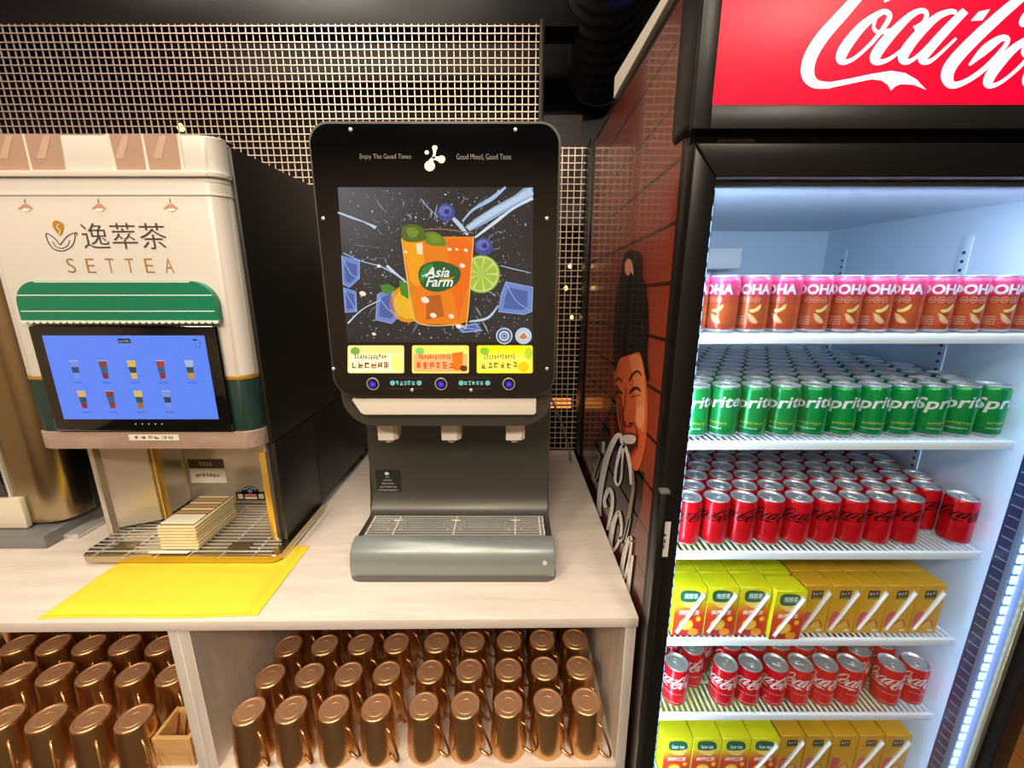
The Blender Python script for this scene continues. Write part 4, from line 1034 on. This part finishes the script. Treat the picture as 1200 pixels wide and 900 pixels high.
# ------------------------------------------------------------------ shelves
SHY0 = .722
shelf_z = [1.4220, 1.2265, .9965, .791, .5935, .395]
def rack_mesh():
    bm = B(); n = 52
    for k in range(n):
        x = .292 + (.622) * k / (n - 1); box(bm, x - .0016, x + .0016, SHY0 + .004, 1.30, -.0032, 0)
    for y in (.80, 1.05, 1.29): box(bm, .288, .918, y - .002, y + .002, -.0075, -.0033)
    return mesh_of('wire_rack', bm, M_RACK)
RM = rack_mesh()
RAILM = mesh_of('front_rail', box(B(), .286, .919, -.008, .0, -.016, .0005, .002, 2), M_RACK, 40)
for z in shelf_z:
    s = thing('shelf', '', 'x', (0, 0, z)); del s['label'], s['category']; s.parent = fr
    o = inst('wire_rack', RM, s); o['kind'] = 'stuff'
    inst('front_rail', RAILM, s, (0, SHY0 + .0035, 0))
    ob('rear_bar', box(B(), .286, .919, 1.3005, 1.306, -.008, .0005), M_RACK, s)

# ------------------------------------------------------------------ cans
CR, CH = .0262, .098
def can_body(cols):
    """lathe with the printed colour of the shell in rings: cols = [(height fraction, rgb), ...]"""
    prof = [(0, .002), (.019, .002), (.0205, 0), (.0222, .0012), (.0256, .006), (CR, .009)]
    zs = [c[0] for c in cols if 0.1 < c[0] < .88]
    prof += [(CR, z * CH) for z in zs] + [(CR, CH - .0095), (.0248, CH - .0055), (.0236, CH - .003)]
    bm = B(); lathe(bm, prof, 28)
    lay = bm.faces.layers.float_color.new('Col')
    for f in bm.faces:
        z = f.calc_center_median().z / CH
        c = cols[0][1]
        for zz_, cc in cols:
            if z >= zz_: c = cc
        if z < .05: c = (190, 194, 198)
        f[lay] = lin(c)
    return mesh_of('body', bm, CANP, 40)
LIDM = mesh_of('lid', lathe(B(), [(.0236, CH - .0031), (.0243, CH - .0008), (.0238, CH), (.0228, CH - .0006), (.0218, CH - .0035), (.0205, CH - .0046), (.0195, CH - .0036), (0, CH - .0036)], 28), M_ALU, 40)
bm = B()
tube(bm, [(.0045 * math.cos(R(t)), .006 + .0055 * math.sin(R(t)), CH - .0024) for t in range(0, 360, 30)], .0013, 5, True)
box(bm, -.0035, .0035, -.006, .002, CH - .0034, CH - .0018)
TABM = mesh_of('pull_tab', bm, M_ALU, 50)
def lettering_mesh(art, name):
    o = art.build(name, cyl(CR), CANP, None, cut=.0035); me = o.data; bpy.data.objects.remove(o); return me
# pink and orange peach soda
a = Art()
a.text('OOHA', 0, .066, .0175, (226, 206, 222), 1, bold=.045, align='c', width=.066)
a.text('OOHA', 0, .0675, .0145, (244, 232, 240), 2, bold=.02, align='c', width=.063)
for k in range(-1, 2):
    a.stroke([(k * .0115 + .0046 * math.cos(t * .5236), .057 + .0046 * math.sin(t * .5236)) for t in range(12)], .0008, (216, 176, 150), 1, 1, closed=True); a.rect(k * .0115 - .0026, k * .0115 + .0026, .0562, .0576, (216, 176, 150), 1)
a.poly(spline([(.002, .040), (.010, .042), (.019, .050), (.018, .042), (.010, .036), (.004, .036)], 4, True), (232, 206, 120), 1)
a.poly(spline([(.000, .034), (.008, .030), (.018, .018), (.012, .016), (.004, .021), (.000, .028)], 4, True), (226, 186, 120), 1)
a.stroke([(.000, .032), (.003, .022), (.011, .0165), (.018, .018)], .0018, (216, 90, 120), 2)
for k in range(4): a.marks(-.021, -.004, .014 + k * .0042, .0165 + k * .0042, 7, (220, 190, 170), 1, k)
OOL = lettering_mesh(a, 'can_print')
OOB = can_body([(0, (168, 66, 36)), (.15, (176, 78, 40)), (.35, (182, 84, 44)), (.5, (176, 70, 44)), (.645, (178, 56, 66)), (.66, (206, 60, 104)), (.8, (216, 70, 120)), (.9, (220, 90, 136))])
# green lemon-lime soda
a = Art()
a.text('Sprite', 0, .050, .029, (238, 246, 240), 1, bold=.02, shear=.25, align='c', width=.088, rot=7)
a.marks(-.020, .020, .026, .0305, 11, (206, 200, 60), 1, 3); a.marks(-.020, .012, .0165, .0195, 12, (226, 240, 226), 1, 4)
a.rect(.052, .062, .012, .030, (220, 236, 224), 1)
for k in range(5): a.rect(.053, .061, .0135 + k * .0032, .0151 + k * .0032, (30, 70, 40), 2)
SPL = lettering_mesh(a, 'can_print')
SPB = can_body([(0, (0, 122, 54)), (.2, (0, 140, 62)), (.9, (0, 130, 58))])
# red cola cans: black script and white script
def cola_print(col, sub, kv):
    a = Art(); L = script_logo(col)
    a.merge(L, lambda u, v: ((u - 760) * .000078, .066 + (v + 200) * kv + (u - 760) * .0000075), 1)
    a.marks(-.022, .026, .0355, .0385, 12, sub, 1, 6); a.marks(-.012, .022, .012, .0145, 9, sub, 1, 7)
    a.rect(-.062, -.051, .010, .026, (220, 216, 212), 1); a.marks(-.061, -.052, .012, .024, 3, (70, 70, 70), 2, 8)
    a.rect(.060, .069, .010, .026, (220, 216, 212), 1)
    return lettering_mesh(a, 'can_print')
CZL = cola_print((60, 10, 14), (150, 20, 26), .000052); CCL = cola_print((244, 240, 238), (236, 200, 196), .000066)
CZB = can_body([(0, (196, 6, 20)), (.2, (206, 8, 24)), (.9, (196, 6, 22))])
CCB = can_body([(0, (206, 12, 22)), (.2, (216, 16, 28)), (.9, (206, 14, 26))])
def can(x, y, z, bodym, printm, label, group, rz, detail=True):
    t = thing('soda_can', label, 'can', (x, y, z + .0006), rz, group)
    inst('body', bodym, t); inst('lid', LIDM, t)
    if detail:
        inst('can_print', printm, t); inst('pull_tab', TABM, t, rz=R(random.uniform(0, 360)))
    return t
def view_rot(x, y): return math.atan2(x, y) * -1          # turn a can's print toward the shop floor
YC = .7615
for j in range(3):
    for k in range(12):
        x = .3195 + k * .0540 + (.0 if j % 2 == 0 else .0)
        if x > .92: continue
        can(x, YC - .002 + j * .0545, shelf_z[0], OOB, OOL, ('pink and orange peach soda can, %s from the lit side wall, front row' % ORD[10 - k]) if j == 0 else 'pink and orange peach soda can in the rows behind the front row',
            'peach soda cans on the topmost cooler shelf', -.35 + random.choice((-.5, -.12, .12, 0, .15)) - .25, j == 0)
def fill(z, body, pr, what, grp, nrow, x0, pitch, ncol, ry, skip=lambda j, k: False, rots=None, tabs=7):
    for j in range(nrow):
        for k in range(ncol):
            if skip(j, k): continue
            x = x0 + k * pitch - (pitch / 2 if j % 2 else 0) + random.uniform(-.0006, .0006)
            if x < .31 or x > .912: continue
            y = YC + j * ry + random.uniform(-.0006, .0006)
            can(x, y, z, body, pr, (what + ', %s from the lit side wall, %s' % (ORD[ncol - 1 - k], ('front row', 'second row back')[j])) if j < 2 else what + ', in the rear rows of its shelf', grp, random.choice(rots) if rots else random.uniform(-3, 3), j < tabs)
fill(shelf_z[1], SPB, SPL, 'small green soda can', 'green soda cans on the second cooler shelf', 11, .8995 - 11 * .0555, .0555, 12, .0486, rots=(-.1, -.5, -.9, -.25, -.65, .1), tabs=4)
fill(shelf_z[2], CZB, CZL, 'red cola can with black script', 'red cola cans with black script', 10, .9015 - 11 * .0548, .0548, 12, .0480, rots=(-.9, -.3, 0, -.6, -1.1, .2), tabs=8,
     skip=lambda j, k: (j == 0 and k == 10))
for ci, (x, y) in enumerate([(.3654, .758), (.473, .757), (.5275, .757), (.584, .757), (.6385, .757), (.693, .757), (.7485, .757), (.840, .757), (.896, .760),
               (.418, .800), (.455, .838), (.510, .812), (.5665, .812), (.623, .812), (.678, .812), (.733, .812), (.797, .795), (.868, .815),
               (.335, .815), (.40, .862), (.505, .868), (.56, .868), (.615, .868), (.67, .868), (.725, .868), (.78, .86), (.84, .868), (.897, .868), (.35, .90)]):
    f = y < .765
    can(x, y, shelf_z[4], CCB, CCL, ('red cola can with white script, %s from the lit side wall, front row' % ORD[8 - ci]) if f else 'red cola can with white script in the rear rows of its shelf', 'red cola cans with white script', random.choice((-.9, -.55, -.3, -.1, -1.1)) + (.35 if f else 0))

# ------------------------------------------------------------------ juice boxes
BH = .117
def carton_meshes(wd, dp_, style):
    top = {'lime': (214, 214, 10), 'gold': (212, 160, 22)}[style]
    bm = B(); box(bm, -wd / 2, wd / 2, 0, dp_, 0, BH, .0012, 1)
    lay = bm.faces.layers.float_color.new('Col')
    for f in bm.faces:
        f[lay] = lin(top)
    bodym = mesh_of('carton_body', bm, PRINT, 40)
    a = Art(); w2 = wd / 2 - .0006
    if style == 'lime':
        a.grad(-w2, w2, .001, BH * .45, (178, 30, 22), (216, 66, 26), 0, 8); a.grad(-w2, w2, BH * .45, BH * .72, (216, 66, 26), (222, 206, 20), 0, 8); a.rect(-w2, w2, BH * .72, BH - .001, (222, 218, 14), 0)
        a.poly(spline([(-.020, .108), (.004, .110), (.018, .104), (.021, .088), (.004, .083), (-.019, .086)], 4, True), (20, 96, 62), 1)
        a.poly(spline([(-.018, .083), (.004, .081), (.021, .086), (.014, .070), (.002, .068), (-.012, .074)], 4, True), (236, 206, 110), 1)
        a.ell(-.004, .028, .015, .014, (246, 186, 40), 1, 18); a.ell(-.004, .028, .011, .010, (250, 206, 90), 2, 16); a.ell(.012, .010, .011, .009, (240, 150, 40), 1, 16); a.ell(.020, .042, .005, .006, (240, 200, 20), 1, 12)
    else:
        a.rect(-w2, w2, .001, BH - .001, (206, 158, 28), 0)
        a.rect(-.013, .010, .085, .105, (44, 40, 34), 1); a.marks(-.011, .008, .094, .102, 3, (214, 206, 190), 2, 3); a.rect(-.011, .008, .086, .090, (90, 140, 60), 2)
        a.poly(spline([(-.022, .012), (-.006, .030), (-.004, .05), (-.018, .052), (-.024, .03)], 4, True), (200, 80, 90), 1)
        a.ell(.006, .026, .013, .013, (216, 176, 70), 1, 18); a.stroke([(-.008, .02), (.01, .035), (.02, .016)], .004, (196, 96, 30), 2); a.rect(.010, .020, .006, .012, (226, 210, 180), 2)
    return bodym, a
def straw_mesh(wd):
    bm = B()
    tube(bm, [(-wd * .34, -.0030, .012), (wd * .08, -.0030, .060), (wd * .40, -.0030, .101)], [.0026, .0026, .0034], 8, flat=.75)
    m1 = mesh_of('straw', bm, mat('white_straw', (238, 242, 244), .3), 60)
    bm = B(); c, s_ = .66, .75
    prism(bm, [(-wd * .40, .010), (-wd * .30, .004), (wd * .46, .099), (wd * .36, .107)], xz(-.0010), xz(-.0002)); return m1, mesh_of('straw_wrapper', bm, mat('straw_wrapper', (214, 212, 206), .25), None)
def carton_kind(wd, dp_, style, text, sub):
    bodym, a = carton_meshes(wd, dp_, style)
    if text:
        a.text(text, .0, .091 if len(text) < 5 else .089, .013 if len(text) < 5 else .011, (226, 240, 226), 3, bold=.012, align='c', width=.028)
        a.text(sub, .0, .052, .012, (246, 236, 220), 3, bold=.015, align='c', width=.042) if sub else None
    o = a.build('carton_print', flat_y(0), PRINT, None); me = o.data; bpy.data.objects.remove(o)
    s1, s2 = straw_mesh(wd)
    return bodym, me, s1, s2
LIME1 = carton_kind(.0635, .0445, 'lime', '飛想茶', '檸檬紅茶'); LIME2 = carton_kind(.0635, .0445, 'lime', 'fuze tea', '檸檬紅茶'); GOLD = carton_kind(.0568, .0445, 'gold', None, None)
def carton(x, y, z, kind, label, group, front, straw, dz=0):
    t = thing('drink_carton', label, 'drink carton', (x, y, z + .0006 + dz), R(random.uniform(-.6, .6)), group)
    inst('carton_body', kind[0], t)
    if front:
        inst('carton_print', kind[1], t)
        if straw: inst('straw_wrapper', kind[3], t); inst('straw', kind[2], t)
for si, rows, LM in ((3, 8, LIME1), (5, 8, LIME2)):
    z = shelf_z[si]; nm = 'shelf above white-script colas' if si == 3 else 'lowest stocked shelf'
    xr = .593 if si == 3 else .604
    for j in range(rows):
        for k in range(5):
            x = xr - .032 - k * .0655
            if x < .315: continue
            carton(x, SHY0 + .006 + j * .0458 - (.010 if (si == 3 and j == 0 and k == 0) else 0), z, LM, ('lime and red tea carton, %s from the golden ones, %s row, %s' % (ORD[k], ORD[j], nm)) if j < 3 else 'lime tea carton deep in the rear rows, ' + nm, 'lime tea cartons, ' + nm, j == 0, si == 3 or k == 0)
        for k in range(5):
            x = xr + .034 + k * (.0582 if si == 3 else .0600)
            carton(x, SHY0 + .012 + j * .0458, z, GOLD, ('golden tea carton, %s from the lime ones, %s row, %s' % (ORD[k], ORD[j], nm)) if j < 3 else 'golden tea carton deep in the rear rows, ' + nm, 'golden tea cartons, ' + nm, j == 0, not (si == 5 and k == 2))

# ------------------------------------------------------------------ cupboard beyond the cooler
sc_ = thing('side_cabinet', 'dark brown low cabinet standing beyond the right side of the cooler', 'cabinet', (1.9, 1.25, .012))
ob('carcass', box(B(), -.75, .75, 0, .45, 0, 1.0, .004), M_SIDE, sc_, 40)
for k in range(3):
    d_ = ob('door', box(B(), -.745 + k * .5, -.255 + k * .5, -.018, -.0005, .04, .98, .002), M_SIDE, sc_, 40)
    ob('handle', tube(B(), [(-.29 + k * .5, -.03, .6), (-.29 + k * .5, -.03, .8)], .005, 8), M_STEELB, d_, 60)
